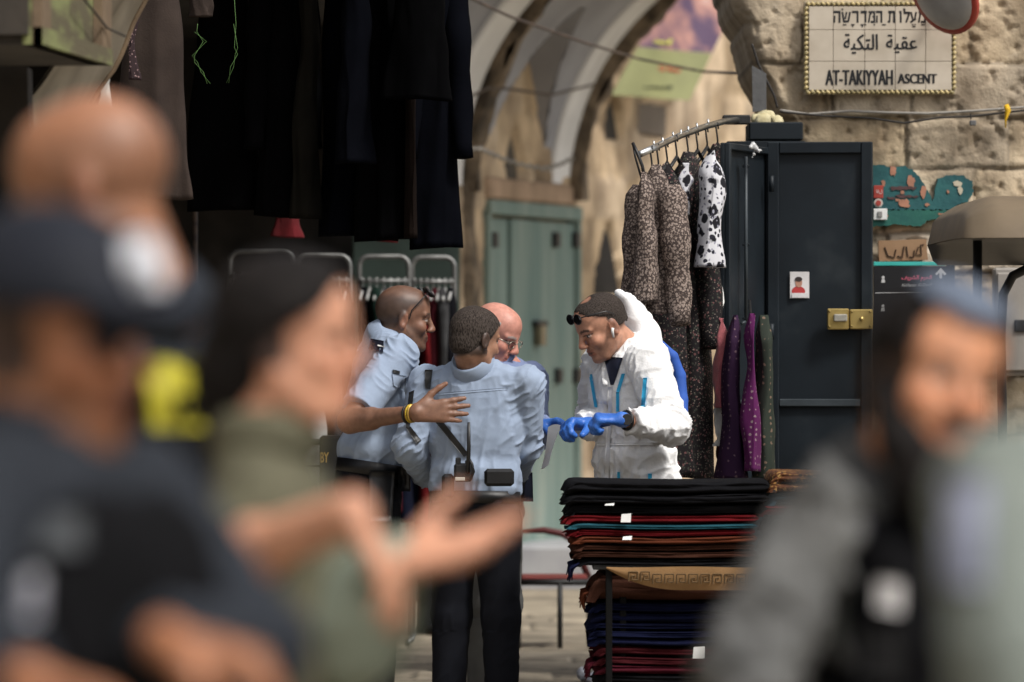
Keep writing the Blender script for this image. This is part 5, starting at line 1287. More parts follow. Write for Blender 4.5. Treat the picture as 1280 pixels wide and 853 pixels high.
        s.bodyVF = (V, F)
        return mk('body', V, F, skin_mat(), s.t, True, col=c)
    def cap_of_hair(s, name, m, fn, off=.006, rough=.006, extra=None, h=None):
        """hair: the skull grown a little, kept where fn(x,y,z) of the head frame is negative"""
        q = Sdf(h or s.h * .9); hk = s.hs * s.k
        q.ell(s.hp(-.012, 0, .03), tuple((r + off) * hk for r in (.1, .077, .088)), M=s.HM); q.ell(s.hp(.03, 0, .045), tuple((r + off) * hk for r in (.058, .062, .062)), M=s.HM, k=.02)
        q.ell(s.hp(-.045, 0, -.03), tuple((r + off) * hk for r in (.058, .058, .055)), M=s.HM, k=.02)
        if extra: extra(q)
        lo = s.hc - .4; 
        def f2(p):
            L = (p - s.hc) @ s.HM.T / hk; return -fn(L[..., 0], L[..., 1], L[..., 2])
        q.p.append((f2, s.hc - .35, s.hc + .35, .004, '-'))
        V, F = q.mesh(smooth=1)
        N = normals(V, F); V = V + N * ((fbm(V * 120, 5, 3) - .5) * rough * 2)[:, None]
        return mk(name, V, F, m, s.t)
    # ---- folds: ridges across each limb, drape along the trunk
    def folds(s, V, N, segs, amp=.008, trunk=None, seed=0, fine=0.0, crumple=0.0, hemp=None):
        best = np.full(len(V), 9.0); D = np.zeros(len(V))
        for i, (a, b, r, fr, am, ends) in enumerate(segs):
            ab = b - a; L = np.linalg.norm(ab); u = ab / L; t = (V - a) @ u; tc = np.clip(t, 0, L); q = V - a - tc[:, None] * u; dist = np.linalg.norm(q, axis=1) - r
            e1 = unit(np.cross(u, A(.3, .5, .8))); e2 = np.cross(u, e1); qn = q / (np.linalg.norm(q, axis=1, keepdims=True) + 1e-9)
            ca, sa = qn @ e1, qn @ e2
            w_ = fbm(V * 7, seed + i, 2) - .5
            nn = vn(np.stack([t * fr + w_ * 2.2 + ca * .9 * r * fr, ca * 1.1, sa * 1.1], -1), seed + i * 7)
            rg = (1 - np.abs(2 * nn - 1)) ** 2.6 - .28
            n2 = vn(np.stack([t * fr * .45 + ca * 1.2, ca * 1.5 + 5, sa * 1.5], -1), seed + i * 7 + 3) - .5
            en = .45 + .9 * np.exp(-(t / (L * .25)) ** 2) * ends[0] + .9 * np.exp(-((t - L) / (L * .25)) ** 2) * ends[1]
            m = dist < best; best = np.where(m, dist, best); D = np.where(m, am * (rg * en * .9 + n2 * .4), D)
        if trunk is not None:
            a, b, r, am, fr = trunk; ab = b - a; L = np.linalg.norm(ab); u = ab / L; t = ((V - a) @ u); q = V - a - np.clip(t, 0, L)[:, None] * u; dn = np.linalg.norm(q, axis=1); dist = dn - r
            qn = q / (dn[:, None] + 1e-9); e1 = unit(np.cross(u, A(.3, .9, .1))); e2 = np.cross(u, e1); ca, sa = qn @ e1, qn @ e2
            w_ = fbm(V * 6, seed + 50, 2) - .5
            nv = vn(np.stack([ca * fr + t * 2.2, sa * fr - t * 1.5, t * 2.0 + w_], -1), seed + 31); rv = (1 - np.abs(2 * nv - 1)) ** 2 - .35
            nh = vn(np.stack([ca * 1.6, sa * 1.6, t * 11 + w_ * 5 + ca * 2], -1), seed + 41); rh = (1 - np.abs(2 * nh - 1)) ** 2.5 - .3
            low = np.exp(-np.clip(t, 0, 9) / .13)
            bl = np.clip((best - dist) / .03 + .5, 0, 1)
            nd = vn(np.stack([ca * 2.2 + t * 7, sa * 2.2 + t * 5, w_ * 2 + t * 3], -1), seed + 61); rd = (1 - np.abs(2 * nd - 1)) ** 2.5 - .3
            D = D * (1 - bl) + bl * am * (rv * (.28 + .8 * low) + rd * .75 + rh * (.2 + 1.1 * low))
        if fine: D = D + fine * (fbm(V * 28, seed + 77, 3) - .5)
        if crumple:
            wv = V + .02 * (np.stack([fbm(V * 9, seed + q, 2) for q in (1, 2, 3)], -1) - .5)
            D = D + crumple * ((1 - np.abs(2 * vn(wv * A(12, 12, 9), seed + 5) - 1)) ** 4 + .55 * (1 - np.abs(2 * vn(wv * 27, seed + 6) - 1)) ** 4 - .3)
        if hemp is not None: D = D * (1 - np.exp(-(((V - hemp[0]) @ hemp[1]) / .022) ** 2))
        return V + N * D[:, None] * (amp / .008)
    def shirt(s, m, name='shirt', short=(), wrist_r=.04, blouse=1.0, hem=1.0, amp=.008, seed=0, bulk=1.0, sl=None, hemdrop=0.0, h=None, collar=True, cm=None, fine=.002, crumple=.0015, sl_d=.93):
        k = s.k; q = Sdf(h or s.h); AX = s.axes(); g = s.g * bulk
        q.ell(s.T(0, 0, 1.29), (.122 * k * g, .172 * k * g * s.shw, .2 * k), M=AX)
        q.ell(s.T(-.01, 0, 1.39), (.1 * k * g, .165 * k * g * s.shw, .1 * k), M=AX, k=.05)
        q.cone(s.T(0.0, 0, 1.02 - hemdrop), s.T(0, 0, 1.2), .107 * k * g * blouse, .107 * k * g, .06, w=s.l, f=1.42 * s.shw)
        if blouse > 1: q.ell(s.T(.0, 0, 1.075), (.132 * k * g, .172 * k * g, .075 * k), M=AX, k=.03)
        q.cone(s.T(-.012, .14 * s.shw, 1.43), s.T(-.012, -.14 * s.shw, 1.43), .062 * k, .062 * k, .05)
        q.cone(s.T(-.03, .11, 1.45), s.T(-.03, 0, 1.5), .045 * k, .062 * k, .04); q.cone(s.T(-.03, -.11, 1.45), s.T(-.03, 0, 1.5), .045 * k, .062 * k, .04)
        u = AX[2]
        q.cut(s.T(0, 0, hem - hemdrop), -u, .3)
        q.cut(s.T(-.005, 0, 1.518), unit(u + AX[0] * .25), .085)
        segs = []
        for key, a in s.arms.items():
            if sl is not None and key in sl and sl[key] is None: continue
            sh, el, wr = a['sh'], a['el'], a['wr']; r0, r1 = .073 * k * g, .062 * k * g
            if key in short:
                e = sh + (el - sh) * .82; q.cone(sh, e + unit(el - sh) * .03, r0, r1 * 1.08, .016); q.cut(e, el - sh, .1, .004); segs.append((sh, e, r0, 30, .007, (1, .4)))
            else:
                sl_end = sl_d.get(key, .93) if isinstance(sl_d, dict) else sl_d
                q.cone(sh, el, r0, r1, .014); e = el + (wr - el) * sl_end; q.cone(el, e, r1 * 1.0, wrist_r * k * 1.15, .02); q.cone(el + (wr - el) * (sl_end - .13), el + (wr - el) * (sl_end + .05), wrist_r * k, wrist_r * k, .006); q.cut(el + (wr - el) * (sl_end + .07), wr - el, .07, .004)
                segs += [(sh, el, r0, 29, .008, (.6, 1)), (el, e, r1, 34, .008, (1, .5))]
        V, F = q.mesh(smooth=1); N = normals(V, F); V = s.folds(V, N, segs, amp * 1.35, (s.T(0, 0, 1.0), s.T(0, 0, 1.4), .12 * k, .0075, 3.6), seed, fine, crumple, (s.T(0, 0, hem - hemdrop), u))
        s.shirtVF = (V, F); s.bv = bvh_of(V, F)
        o = mk(name, V, F, m, s.t)
        if collar:
            s.ring('collar', cm or m, s.T(-.03, 0, 1.47) * .58 + s.hp(-.022, 0, -.055) * .42, s.hp(-.03, 0, -.06), [(.074, -.03), (.067, .036), (.071, .041), (.078, .034), (.093, -.006), (.086, -.025)])
        return o
    def ring(s, name, m, c0, c1, prof, sx=1.0, sy=1.0, n=32, tilt=None):
        u = unit(np.asarray(c1) - np.asarray(c0)) if tilt is None else unit(tilt); r = unit(s.l - u * np.dot(s.l, u)); f = np.cross(r, u)
        mb = MB(); V = []
        for (rad, z) in prof:
            for j in range(n):
                g = 2 * math.pi * j / n; V.append(np.asarray(c0) + (f * math.cos(g) * rad * sx + r * math.sin(g) * rad * sy + u * z) * s.k)
        F = []; kk = len(prof)
        for i in range(kk):
            for j in range(n): F.append([i * n + j, i * n + (j + 1) % n, ((i + 1) % kk) * n + (j + 1) % n, ((i + 1) % kk) * n + j])
        return mk(name, V, F, m, s.t)
    def trousers(s, m, name='trousers', top=1.02, amp=.007, seed=3, bulk=1.0, feet=((0, .1), (0, -.1)), shoe=None, h=None, r_ank=.06):
        k = s.k; q = Sdf(h or s.h); g = bulk * s.g; AX = s.axes(); segs = []
        q.ell(s.B(-.005, 0, .95), (.125 * k * g, .172 * k * g, .13 * k), M=np.stack([s.f, s.l, A(0, 0, 1)])); q.cone(s.B(0, 0, .97), s.T(0, 0, top), .113 * k * g, .112 * k * g, .03, w=s.l, f=1.38)
        q.cut(s.T(0, 0, top), AX[2], .3)
        for i, sg in enumerate((1, -1)):
            fx, fy = feet[i]; hip, kn, an = s.B(0, sg * .088, .88), s.B(.012 + fx * .5, sg * .088 * .5 + fy * .5, .5), s.B(fx, fy, .07)
            q.chain([hip, kn, an], [.098 * k * g, .073 * k * g, r_ank * k * g], .03); segs += [(hip, kn, .09 * k, 14, .007, (.8, .8)), (kn, an, .07 * k, 20, .008, (.7, 1.3))]
            q.cut(s.B(fx, fy, .035), A(0, 0, -1), .16)
        V, F = q.mesh(smooth=1); N = normals(V, F); V = s.folds(V, N, segs, amp, None, seed, .002); s.trVF = (V, F)
        mk(name, V, F, m, s.t)
        for i in (0, 1):
            fx, fy = feet[i]; z = Sdf(max(s.h, .006)); fy2 = fy * 1.08
            z.cone(s.B(fx - .045, fy, .045), s.B(fx + .16, fy2, .036), .043 * k, .036 * k, .02); z.cone(s.B(fx - .03, fy, .05), s.B(fx - .02, fy, .13), .045 * k, .045 * k, .03)
            z.cut(s.B(fx, fy, .004), A(0, 0, -1), .35)
            V, F = z.mesh(); mk('shoe', V, F, shoe or mat('black_leather', (.012, .011, .011), (.006, .006, .006), 10, .4, .1, spec=.4), s.t)
    def belt(s, m, z=1.015, rx=.125, ry=.172, hgt=.045):
        return s.ring('belt', m, s.T(0, 0, z), s.T(0, 0, z + .1), [(.985, 0), (1.05, 0), (1.05, hgt), (.985, hgt)], rx * s.g, ry * s.g)
    def decal(s, name, m, quad, nx=8, ny=8, off=.001, th=.003, bv=None, sm=True, direc=None, parent=None):
        G = gridpts(*quad, nx, ny); d = direc if direc is not None else A(0, 1, 0)
        G = G - unit(d) * .8
        return patch(bv or s.bv, G, d, off, th).build(name, m, parent or s.t, smooth=sm)
    def pdecal(s, name, m, pts, d, **kw):
        """pts: four image points tl, bl, br, tr"""
        q = [P(x, y, d) for x, y in pts]; kw.setdefault('direc', unit(sum(q) / 4 - A(0, 0, CAMH))); return s.decal(name, m, (q[0], q[1], q[2], q[3]), **kw)
    def glasses(s, m, up=0.0, back=0.0, tilt=0.0, lens=None, name='sunglasses', w=1.0, hgt=1.0, yo=1.0):
        """spectacles in the head frame, or pushed up on the crown"""
        q = MB()
        def G(x, y, z):
            ct, st = math.cos(tilt), math.sin(tilt); x2, z2 = x * ct - z * st, x * st + z * ct
            return s.hp(x2 + back, y * yo, z2 + up)
        for y in (1, -1):
            ov = [G(.1 - abs(math.cos(g)) * .003, y * .033 + .026 * w * math.cos(g), -.004 + .0175 * hgt * math.sin(g)) for g in np.linspace(0, 2 * math.pi, 17)]
            q.tube(ov, .0022, 6)
            q.tube([G(.095, y * .058, .002), G(.06, y * .077, .004), G(.0, y * .086, .004), G(-.03, y * .083, -.012)], .0026, 6)
        q.tube([G(.1, -.01, .0), G(.104, 0, .003), G(.1, .01, .0)], .0022, 6)
        o = q.build(name, m, s.t, smooth=True)
        if lens is not None:
            for y in (1, -1):
                ov = [G(.1, y * .033 + .0255 * w * math.cos(g), -.004 + .017 * hgt * math.sin(g)) for g in np.linspace(0, 2 * math.pi, 16, endpoint=False)]
                MB().prism(ov, (G(.0015, 0, 0) - G(0, 0, 0)), (G(-.001, 0, 0) - G(0, 0, 0))).build('lens', lens, o)
        return o
# ------------------------------------------------------------------ people in focus
M_shirt = mat('pale_blue_cotton', (.285, .35, .46), (.255, .315, .42), 4, .85, .12, 320, spec=.2, sheen=.08)
M_shirt2 = mat('blue_cotton', (.20, .25, .40), (.17, .21, .35), 4, .85, .12, 320, spec=.2)
M_trouser = mat('black_twill', (.0065, .0075, .0115), (.0045, .005, .008), 6, .85, .12, 300, spec=.15)
M_greytr = mat('grey_twill', (.13, .13, .125), (.1, .1, .097), 6, .9, .15, 220)
M_belt = mat('black_belt', (.008, .008, .009), (.005, .005, .006), 10, .45, .1, 80, spec=.4)
M_tyvek = mat('white_coverall', (.80, .80, .80), (.74, .745, .75), 5, .72, .25, 120, spec=.25)
M_tape = mat('blue_seam_tape', (.04, .42, .72), (.03, .35, .62), 8, .5, .05)
M_glove = mat('blue_nitrile', (.04, .16, .56), (.03, .12, .46), 14, .42, .15, 160, spec=.45)
M_navy = mat('navy_felt', (.012, .016, .035), (.009, .011, .025), 10, .8, .1)
M_lens = mat('dark_lens', (.008, .008, .01), None, 10, .08, 0, spec=.7)
M_frame = mat('dark_frame', (.012, .011, .011), None, 10, .3, 0, spec=.5)
M_paper = mat('paper', (.75, .75, .74), (.7, .7, .69), 10, .8, .02)
M_gold = mat('gold_metal', (.6, .4, .1), (.5, .33, .08), 20, .35, .05, metal=.6)

# tall officer, profile to the right
f = Fig('tall bald officer in short-sleeved shirt, sunglasses on his head, hand on a colleague\'s back', 462, 23.35, 14, 1.95, .005, lean=9, hs=1.01, skin=(.20, .105, .068), g=1.0)
f.head(P(505, 397, 23.35), 8, 8); f.hairc = A(.035, .026, .022)
f.scalp = lambda x, y, z: .8 * sstep(.03, .06, z + .1 * sstep(.02, -.05, x)) * sstep(.075, .03, x) * (z > -.06) * (.55 + .45 * sstep(.085, .06, z))
f.beard = lambda x, y, z: .62 * sstep(-.025, -.045, z - .35 * np.clip(.05 - x, -.02, .06)) * (x > .005) * sstep(-.14, -.12, z)
f.arm('R', P(437, 527, 22.95), P(521, 516, 22.70), A(.98, .04, .06), A(.06, 1, -.1), curl=(.06, .08, .1, .14), thumb=.05, thumb_in=.1, spread=.14, sc=1.12)
f.arm('L', f.B(.0, .25, 1.16), f.B(.03, .24, .92))
f.body(); f.trousers(M_trouser, top=1.01, feet=((.0, .12), (.0, -.12)))
f.shirt(M_shirt, short=('R', 'L'), blouse=1.08, hem=.985, amp=.0085, seed=2, bulk=1.0)
f.belt(M_belt, .975, .126, .176, .05)
f.glasses(M_frame, up=.026, back=.018, tilt=.95, lens=M_lens, w=1.25, hgt=1.5, yo=1.0)
f.pdecal('epaulette', M_navy, ((463, 423), (460, 437), (479, 441), (480, 426)), 22.4, off=.008, th=.008)
m_ = MB(); d_ = 22.9
f.decal('chevron', M_white_pl, (P(466, 431, 22.4), P(466, 433, 22.4), P(476, 434.5, 22.4), P(476, 432.5, 22.4)), 6, 3, off=.017, th=.002)
f.pdecal('pocket_flap', M_shirt, ((490, 467), (492, 482), (507, 491), (508, 470)), 22.4, off=.003, th=.005)
f.pdecal('name_tag', M_black_pl, ((491, 462), (491, 466), (500, 468), (500, 464)), 22.4, off=.007, th=.004)
f.pdecal('shoulder_seam', M_shirt, ((446, 437), (445, 441), (462, 430), (463, 427)), 22.4, off=.001, th=.003)
w = P(519, 516.5, 22.70); aw = unit(f.arms['R']['wr'] - f.arms['R']['el'])
for o, mm, r_ in ((.0, M_gold, .0036), (-.012, mat('yellow_band', (.55, .38, .04)), .0038), (-.03, M_black_pl, .005)):
    e1 = A(0, 0, 1); e2 = np.cross(aw, e1); c = w + aw * (o - .012)
    MB().tube([c + e1 * .035 * math.cos(g) + e2 * .031 * math.sin(g) for g in np.linspace(0, 6.283, 20)], r_, 6).build('bracelet', mm, f.t, smooth=True)
f.decal('holster', M_belt, (P(455, 596, 22.3), P(457, 660, 22.3), P(484, 660, 22.3), P(488, 596, 22.3)), 8, 8, off=.02, th=.05, bv=bvh_of(*f.trVF))
f.decal('pouch', M_belt, (P(492, 590, 22.3), P(492, 622, 22.3), P(508, 622, 22.3), P(508, 590, 22.3)), 6, 6, off=.02, th=.04, bv=bvh_of(*f.trVF))

# officer seen from behind
f = Fig('officer in long-sleeved pale blue shirt seen from behind with a radio on his belt', 594, 23.02, 74, 1.80, .005, lean=3, hs=1.045, skin=(.30, .165, .105), g=1.03)
f.shw = 1.13; f.head(P(594, 423, 22.97), 40, 12); f.hairc = A(.022, .016, .013)
f.scalp = lambda x, y, z: .9 * sstep(-.012, .01, np.minimum(np.minimum(.066 + .25 * np.clip(z, -.1, .1) - x, z + .072 - .25 * np.clip(x + .02, -.1, .1)), np.where((x > .012) & (np.abs(y) > .05), z + .012 - (x - .012) * 1.5, 9)) + .012 * (fbm(np.stack([x, y, z], -1) * 90, 4, 3) - .5))
f.arm('L', P(512, 560, 23.05), P(533, 598, 23.3), A(.5, .7, .1), A(1, 0, 0), curl=(.5, .5, .5, .5))
f.arm('R', P(657, 557, 23.08), P(645, 592, 23.32), A(-.5, .7, .1), A(-1, 0, 0), curl=(.5, .5, .5, .5))
f.body(); f.trousers(M_trouser, top=.98, feet=((.0, .115), (.0, -.115)), bulk=1.0, r_ank=.062)
f.shirt(M_shirt, blouse=1.05, hem=.965, amp=.010, seed=5, wrist_r=.042, fine=.002, bulk=.96, hemdrop=0)
f.belt(M_belt, .95, .126, .172, .05)
M_hair1 = mat('short_dark_hair', (.075, .061, .052), (.022, .017, .015), 260, .85, .5, 700, spec=.1, stretch=(1, 1, .3), contrast=(.4, .6))
f.cap_of_hair('hair', M_hair1, lambda x, y, z: np.maximum(np.maximum(x - .058 - .25 * np.clip(z, -.1, .1), -(z + .062 - .25 * np.clip(x + .02, -.1, .1))), np.where((x > .012) & (np.abs(y) > .05), -(z + .005 - (x - .012) * 1.5), -9)), off=.0045, rough=.0012)
f.bald = f.pdecal('yoke_seam', M_shirt, ((540, 492), (540, 494.5), (636, 487), (636, 484.5)), 22.3, nx=3, ny=24, off=-.0005, th=.003)
f.pdecal('radio_strap', M_black_pl, ((531, 462), (531, 486), (538, 487), (541, 462)), 22.3, nx=10, off=.004, th=.004)
f.pdecal('radio_strap', M_black_pl, ((544, 528), (580, 572), (587, 569), (553, 526)), 22.3, nx=14, off=.004, th=.005)
f.pdecal('arm_strap', M_black_pl, ((511, 490), (507, 535), (512, 536), (518, 487)), 22.3, nx=12, off=.003, th=.005)
f.pdecal('arm_strap', M_black_pl, ((507, 534), (521, 556), (527, 551), (513, 533)), 22.3, nx=8, off=.003, th=.005)
rb = P(579, 594, 22.75); 
MB().box(rb + A(0, .02, .01), (.075, .04, .075), bev=.01).box(rb + A(-.02, .015, .055), (.022, .022, .03), bev=.004).box(rb + A(.015, .015, .05), (.016, .016, .02), bev=.004).build('radio', M_black_pl, f.t)
MB().tube([P(585, 592, 22.74), P(586, 560, 22.73), P(586, 528, 22.72)], [.0085, .0085, .006], 10).build('radio_antenna', M_black_pl, f.t, smooth=True)
MB().tube([P(585, 572, 22.74), P(590, 580, 22.72), P(592, 590, 22.73), P(588, 600, 22.75)], .006, 8).build('radio_cord', M_black_pl, f.t, smooth=True)
MB().box(P(575, 599, 22.725), (.04, .012, .014), bev=.002).build('radio_label', mat('radio_label', (.45, .43, .38), None, 20, .5), f.t)
MB().box(P(624, 597, 22.79), (.12, .06, .07), bev=.012).build('belt_pouch', M_belt, f.t)
MB().box(P(560, 608, 22.8), (.05, .05, .1), bev=.012).build('belt_pouch', M_belt, f.t)

# older officer beyond him, reading a paper
f = Fig('older bald officer with spectacles bending over a sheet of paper', 613, 24.0, -25, 1.82, .0055, lean=12, hs=1.04, skin=(.56, .27, .21), g=1.0)
f.head(P(620, 417, 23.9), -26, 26); f.hairc = A(.4, .38, .36)
f.scalp = lambda x, y, z: .6 * sstep(.02, -.02, x - .02) * sstep(-.06, -.04, z) * sstep(.075, .045, z)
f.arm('L', P(668, 545, 24.05), P(676, 532, 23.8), A(.6, -.3, .1), A(0, -.3, -1), curl=(.6, .7, .7, .7), thumb=.9)
f.arm('R', P(560, 540, 23.75), P(610, 560, 23.72), A(.8, 0, .3), A(0, 0, 1), curl=(.5, .5, .5, .5))
f.body(); f.trousers(M_greytr, top=1.03, feet=((.0, .1), (.0, -.08)), amp=.012)
f.shirt(M_shirt2, blouse=1.05, hem=1.0, seed=8)
f.belt(M_belt, .99, .13, .176, .05)
f.glasses(mat('thin_metal_frame', (.3, .27, .22), None, 20, .3, metal=.7), name='spectacles')
f.cap_of_hair('hair', mat('grey_hair', (.42, .4, .37), (.28, .26, .24), 80, .7, .5, 300), lambda x, y, z: np.maximum(np.maximum(x - .035, z - .05 - .2 * np.abs(y)), -(z + .07)), off=.005, rough=.004)
q = Sdf(.004); a = dict(f.arms['L']); f.hand_at(q, a, grow=.002); q.cone(a['wr'] - unit(a['wr'] - a['el']) * .02, a['wr'], .034, .03, .01); V, F = q.mesh(); mk('glove', V, F, M_glove, f.t)
f.pdecal('epaulette', M_navy, ((640, 464), (641, 470), (668, 478), (664, 468)), 23.3, off=.006, th=.008)
f.pdecal('dark_flap', M_navy, ((648, 590), (650, 628), (667, 628), (666, 590)), 22.9, off=.01, th=.02, bv=bvh_of(*f.trVF))
a, b, c, d = P(685, 534, 23.5), P(672, 592, 23.55), P(688, 581, 23.45), P(705, 528, 23.48)
G = gridpts(a, b, c, d, 12, 8); 
for i in range(12):
    for j in range(8): G[i, j] += A(.012 * math.sin(j * .5 + i * .2), -.015 * math.sin(i * .35) * math.cos(j * .3), .006 * math.sin(j * .9))
m_ = MB(); m_.grid(G); m_.grid(G[::-1] + A(.0, .0012, 0)); m_.build('paper_sheet', M_paper, None, smooth=True, label='white sheet of paper in the blue-gloved hand of the older officer', cat='paper')

# man in the white coverall
f = Fig('man in a white protective coverall with blue gloves and sunglasses on his hair', 797, 23.3, 206, 1.91, .005, lean=7, hs=1.01, skin=(.48, .255, .17), g=.99)
f.head(P(752, 407, 23.2), 203, 30, 0); f.hairc = A(.022, .017, .015)
f.beard = lambda x, y, z: .38 * sstep(-.03, -.05, z - .3 * np.clip(.05 - x, -.02, .06)) * (x > .005) * sstep(-.14, -.12, z)
f.arm('L', P(838, 533, 22.98), P(779, 525, 22.78), A(-1, -.08, .05), A(-.1, .25, -1), curl=(.85, .9, .95, 1.0), thumb=.5, sc=1.04)
f.arm('R', P(742, 528, 23.62), P(736, 531, 23.2), A(-.75, -.55, .02), A(.2, -.3, -.8), curl=(.75, .8, .85, .9), thumb=.8, sc=1.1)
f.scalp = lambda x, y, z: (.55 + .38 * sstep(.0, .06, z)) * sstep(-.012, .012, np.minimum(np.minimum(.066 + .3 * np.clip(z - .07, -.1, .1) - .018 * (np.abs(y) < .03) - x, z + .035 - .1 * np.clip(x + .02, -.1, .1)), np.where(x > .0, z - .03 - x * .75, 9)) + .016 * (fbm(np.stack([x, y, z], -1) * 90, 4, 3) - .5)) * (1 - .75 * sstep(.035, .015, np.sqrt((x - .01) ** 2 + y ** 2 + (z - .125) ** 2)))
f.body(); f.trousers(M_tyvek, 'coverall_legs', top=1.03, amp=.012, bulk=1.15, feet=((.05, .12), (-.02, -.12)), r_ank=.08)
f.shirt(M_tyvek, 'coverall', blouse=1.2, hem=.88, hemdrop=.06, amp=.012, seed=12, bulk=1.08, wrist_r=.045, collar=False, fine=.002, crumple=.0035, sl_d={'L': .78, 'R': .95})
s_ = Sdf(.006)   # hood lying behind the neck and the open collar
s_.chain([P(779, 372, 23.33), P(792, 392, 23.38), P(806, 418, 23.38), P(816, 445, 23.34)], [.02, .04, .052, .045], .03)
s_.chain([P(772, 367, 23.34), P(783, 380, 23.42), P(800, 400, 23.5), P(806, 430, 23.5)], [.012, .03, .042, .045], .03)
s_.chain([P(802, 425, 23.28), P(790, 440, 23.18), P(783, 452, 23.12)], [.03, .018, .008], .015)
s_.chain([P(790, 430, 23.45), P(770, 448, 23.4), P(757, 462, 23.28), P(757, 480, 23.15)], [.03, .024, .018, .012], .02)
s_.ell(f.hc + A(.005, 0, .0), (.115, .115, .13), k=.01, op='-'); s_.chain([P(762, 440, 23.12), P(764, 470, 22.95)], [.035, .01], .01, '-')
V, F = s_.mesh(); N = normals(V, F); V = V + N * ((1 - np.abs(2 * vn(V * A(20, 20, 9), 4) - 1)) ** 2.5 * .010 + (fbm(V * 9, 7, 2) - .5) * .016)[:, None]
mk('hood', V, F, M_tyvek, f.t)
f.pdecal('undershirt', M_navy, ((754, 445), (763, 482), (767, 482), (779, 447)), 22.5, nx=12, ny=8, off=.003, th=.003)
for key in 'LR':
    q = Sdf(.004); a = f.arms[key]; f.hand_at(q, a, grow=.0022); u_ = unit(a['wr'] - a['el']); q.cone(a['wr'] - u_ * (.0 if key == 'L' else .05), a['wr'] + u_ * .012, .0315, .0315, .012)
    V, F = q.mesh(); N = normals(V, F); V = V + N * ((fbm(V * 60, 4, 3) - .5) * .004)[:, None]; mk('glove', V, F, M_glove, f.t)
a = f.arms['L']; u_ = unit(a['wr'] - a['el']); c = a['wr'] - u_ * .02; e1 = A(0, 0, 1); e2 = np.cross(u_, e1)
wt = MB().tube([c + e1 * .037 * math.cos(g) + e2 * .035 * math.sin(g) for g in np.linspace(0, 6.283, 20)], .006, 6).build('watch', M_black_pl, f.t, smooth=True)
cc = P(784, 524.5, 22.745); m_ = MB(); m_.lathe(cc, [(.021, -.004), (.023, 0), (.021, .008)], 20, axis=1); m_.build('watch_dial', mat('watch_dial', (.02, .02, .022), None, 20, .25, spec=.6), wt)
for nm, pts, dn in (('seam_tape', ((736, 468), (743, 510), (747, 510), (740, 467)), 14), ('seam_tape', ((777, 467), (770, 490), (774, 491), (781.5, 467)), 10), ('seam_tape', ((770, 490), (770, 515), (774, 515), (774, 490)), 10), ('seam_tape', ((804, 472), (801, 510), (806, 510), (809, 472)), 14), ('seam_tape', ((771.5, 590), (771, 612), (775.5, 612), (775, 590)), 8), ('seam_tape', ((810, 592), (810, 612), (815, 612), (815, 592)), 8)):
    f.pdecal(nm, M_tape, pts, 22.5, nx=dn, ny=4, off=.004, th=.003)
f.pdecal('zip_flap', M_tyvek, ((760, 482), (755, 600), (761, 600), (766, 482)), 22.5, nx=20, ny=4, off=.005, th=.005)
f.pdecal('waist_seam', M_tyvek, ((745, 554), (745, 557), (835, 556), (835, 553)), 22.5, nx=3, ny=20, off=.002, th=.005)
f.cap_of_hair('hair', mat('cropped_black_hair', (.075, .061, .053), (.022, .018, .016), 300, .95, .5, 700, spec=.08, contrast=(.4, .6)), lambda x, y, z: .009 * (fbm(np.stack([x, y, z], -1) * 110, 14, 2) - .5) * 2 + np.maximum(np.maximum(np.maximum(x - .06 - .3 * np.clip(z - .07, -.1, .1), -(z + .018 - .1 * np.clip(x + .02, -.1, .1))), np.where(x > -.004, -(z - .036 - np.clip(x, 0, 1) * .6), -9)), .028 - np.sqrt((x - .01) ** 2 + y ** 2 + (z - .125) ** 2)), off=.002, rough=.0006, h=.0035)
f.glasses(M_frame, up=.052, back=-.008, tilt=.28, lens=M_lens, w=1.15, hgt=1.1, yo=1.02)
MB().tube([f.hp(-.0, .09, -.012), f.hp(.008, .092, -.02), f.hp(.014, .089, -.044)], [.0065, .006, .0038], 8).build('earbud', M_white_pl, f.t, smooth=True)
# blue lining of gloves tucked at the back of the coverall
s_ = Sdf(.006)
s_.chain([P(825, 428, 23.5), P(841, 446, 23.5), P(850, 470, 23.5), P(852, 500, 23.48), P(850, 530, 23.45), P(842, 545, 23.4)], [.014, .022, .024, .026, .035, .04], .01)
V, F = s_.mesh(); mk('blue_backpack_strap', V, F, mat('blue_cloth', (.03, .1, .42), None, 10, .7), f.t)

# ------------------------------------------------------------------ people far inside the shop
f = Fig('man in dark clothes standing in the deep shade between the racks', 553, 31.0, -60, 1.72, .011, skin=(.10, .055, .038)); f.arm('L', f.B(.05, .25, 1.12), f.B(.15, .24, .88)); f.arm('R', f.B(.05, -.25, 1.12), f.B(.15, -.24, .88))
f.body(); f.trousers(M_trouser); f.shirt(M_rackcl[0], 'jacket', hem=.97)
f = Fig('brown-haired passer-by in brown seen from behind in the dark shop', 172, 27.5, 120, 1.70, .011, hs=1.05, skin=(.2, .1, .07)); f.arm('L', f.B(.02, .25, 1.12), f.B(.1, .24, .88)); f.arm('R', f.B(.02, -.25, 1.12), f.B(.1, -.24, .88))
f.body(); f.trousers(M_trouser); f.shirt(M_brown, 'jacket', hem=.97); f.cap_of_hair('hair', mat('brown_curls', (.12, .07, .05), (.06, .035, .025), 30, .7, .6, 120), lambda x, y, z: np.maximum(x - .05, -(z + .09)), off=.022, rough=.018)
f = Fig('passer-by in a grey-blue jacket walking away in the dark shop', 222, 26.6, 60, 1.86, .011, skin=(.15, .08, .055)); f.head(f.T(.06, 0, 1.62), 60, 30); f.arm('L', f.B(.02, .25, 1.12), f.B(.1, .24, .88)); f.arm('R', f.B(.02, -.25, 1.12), f.B(.1, -.24, .88)); f.hairc = A(.015, .012, .01); f.scalp = lambda x, y, z: (x < .05) * (z > -.06) * .95
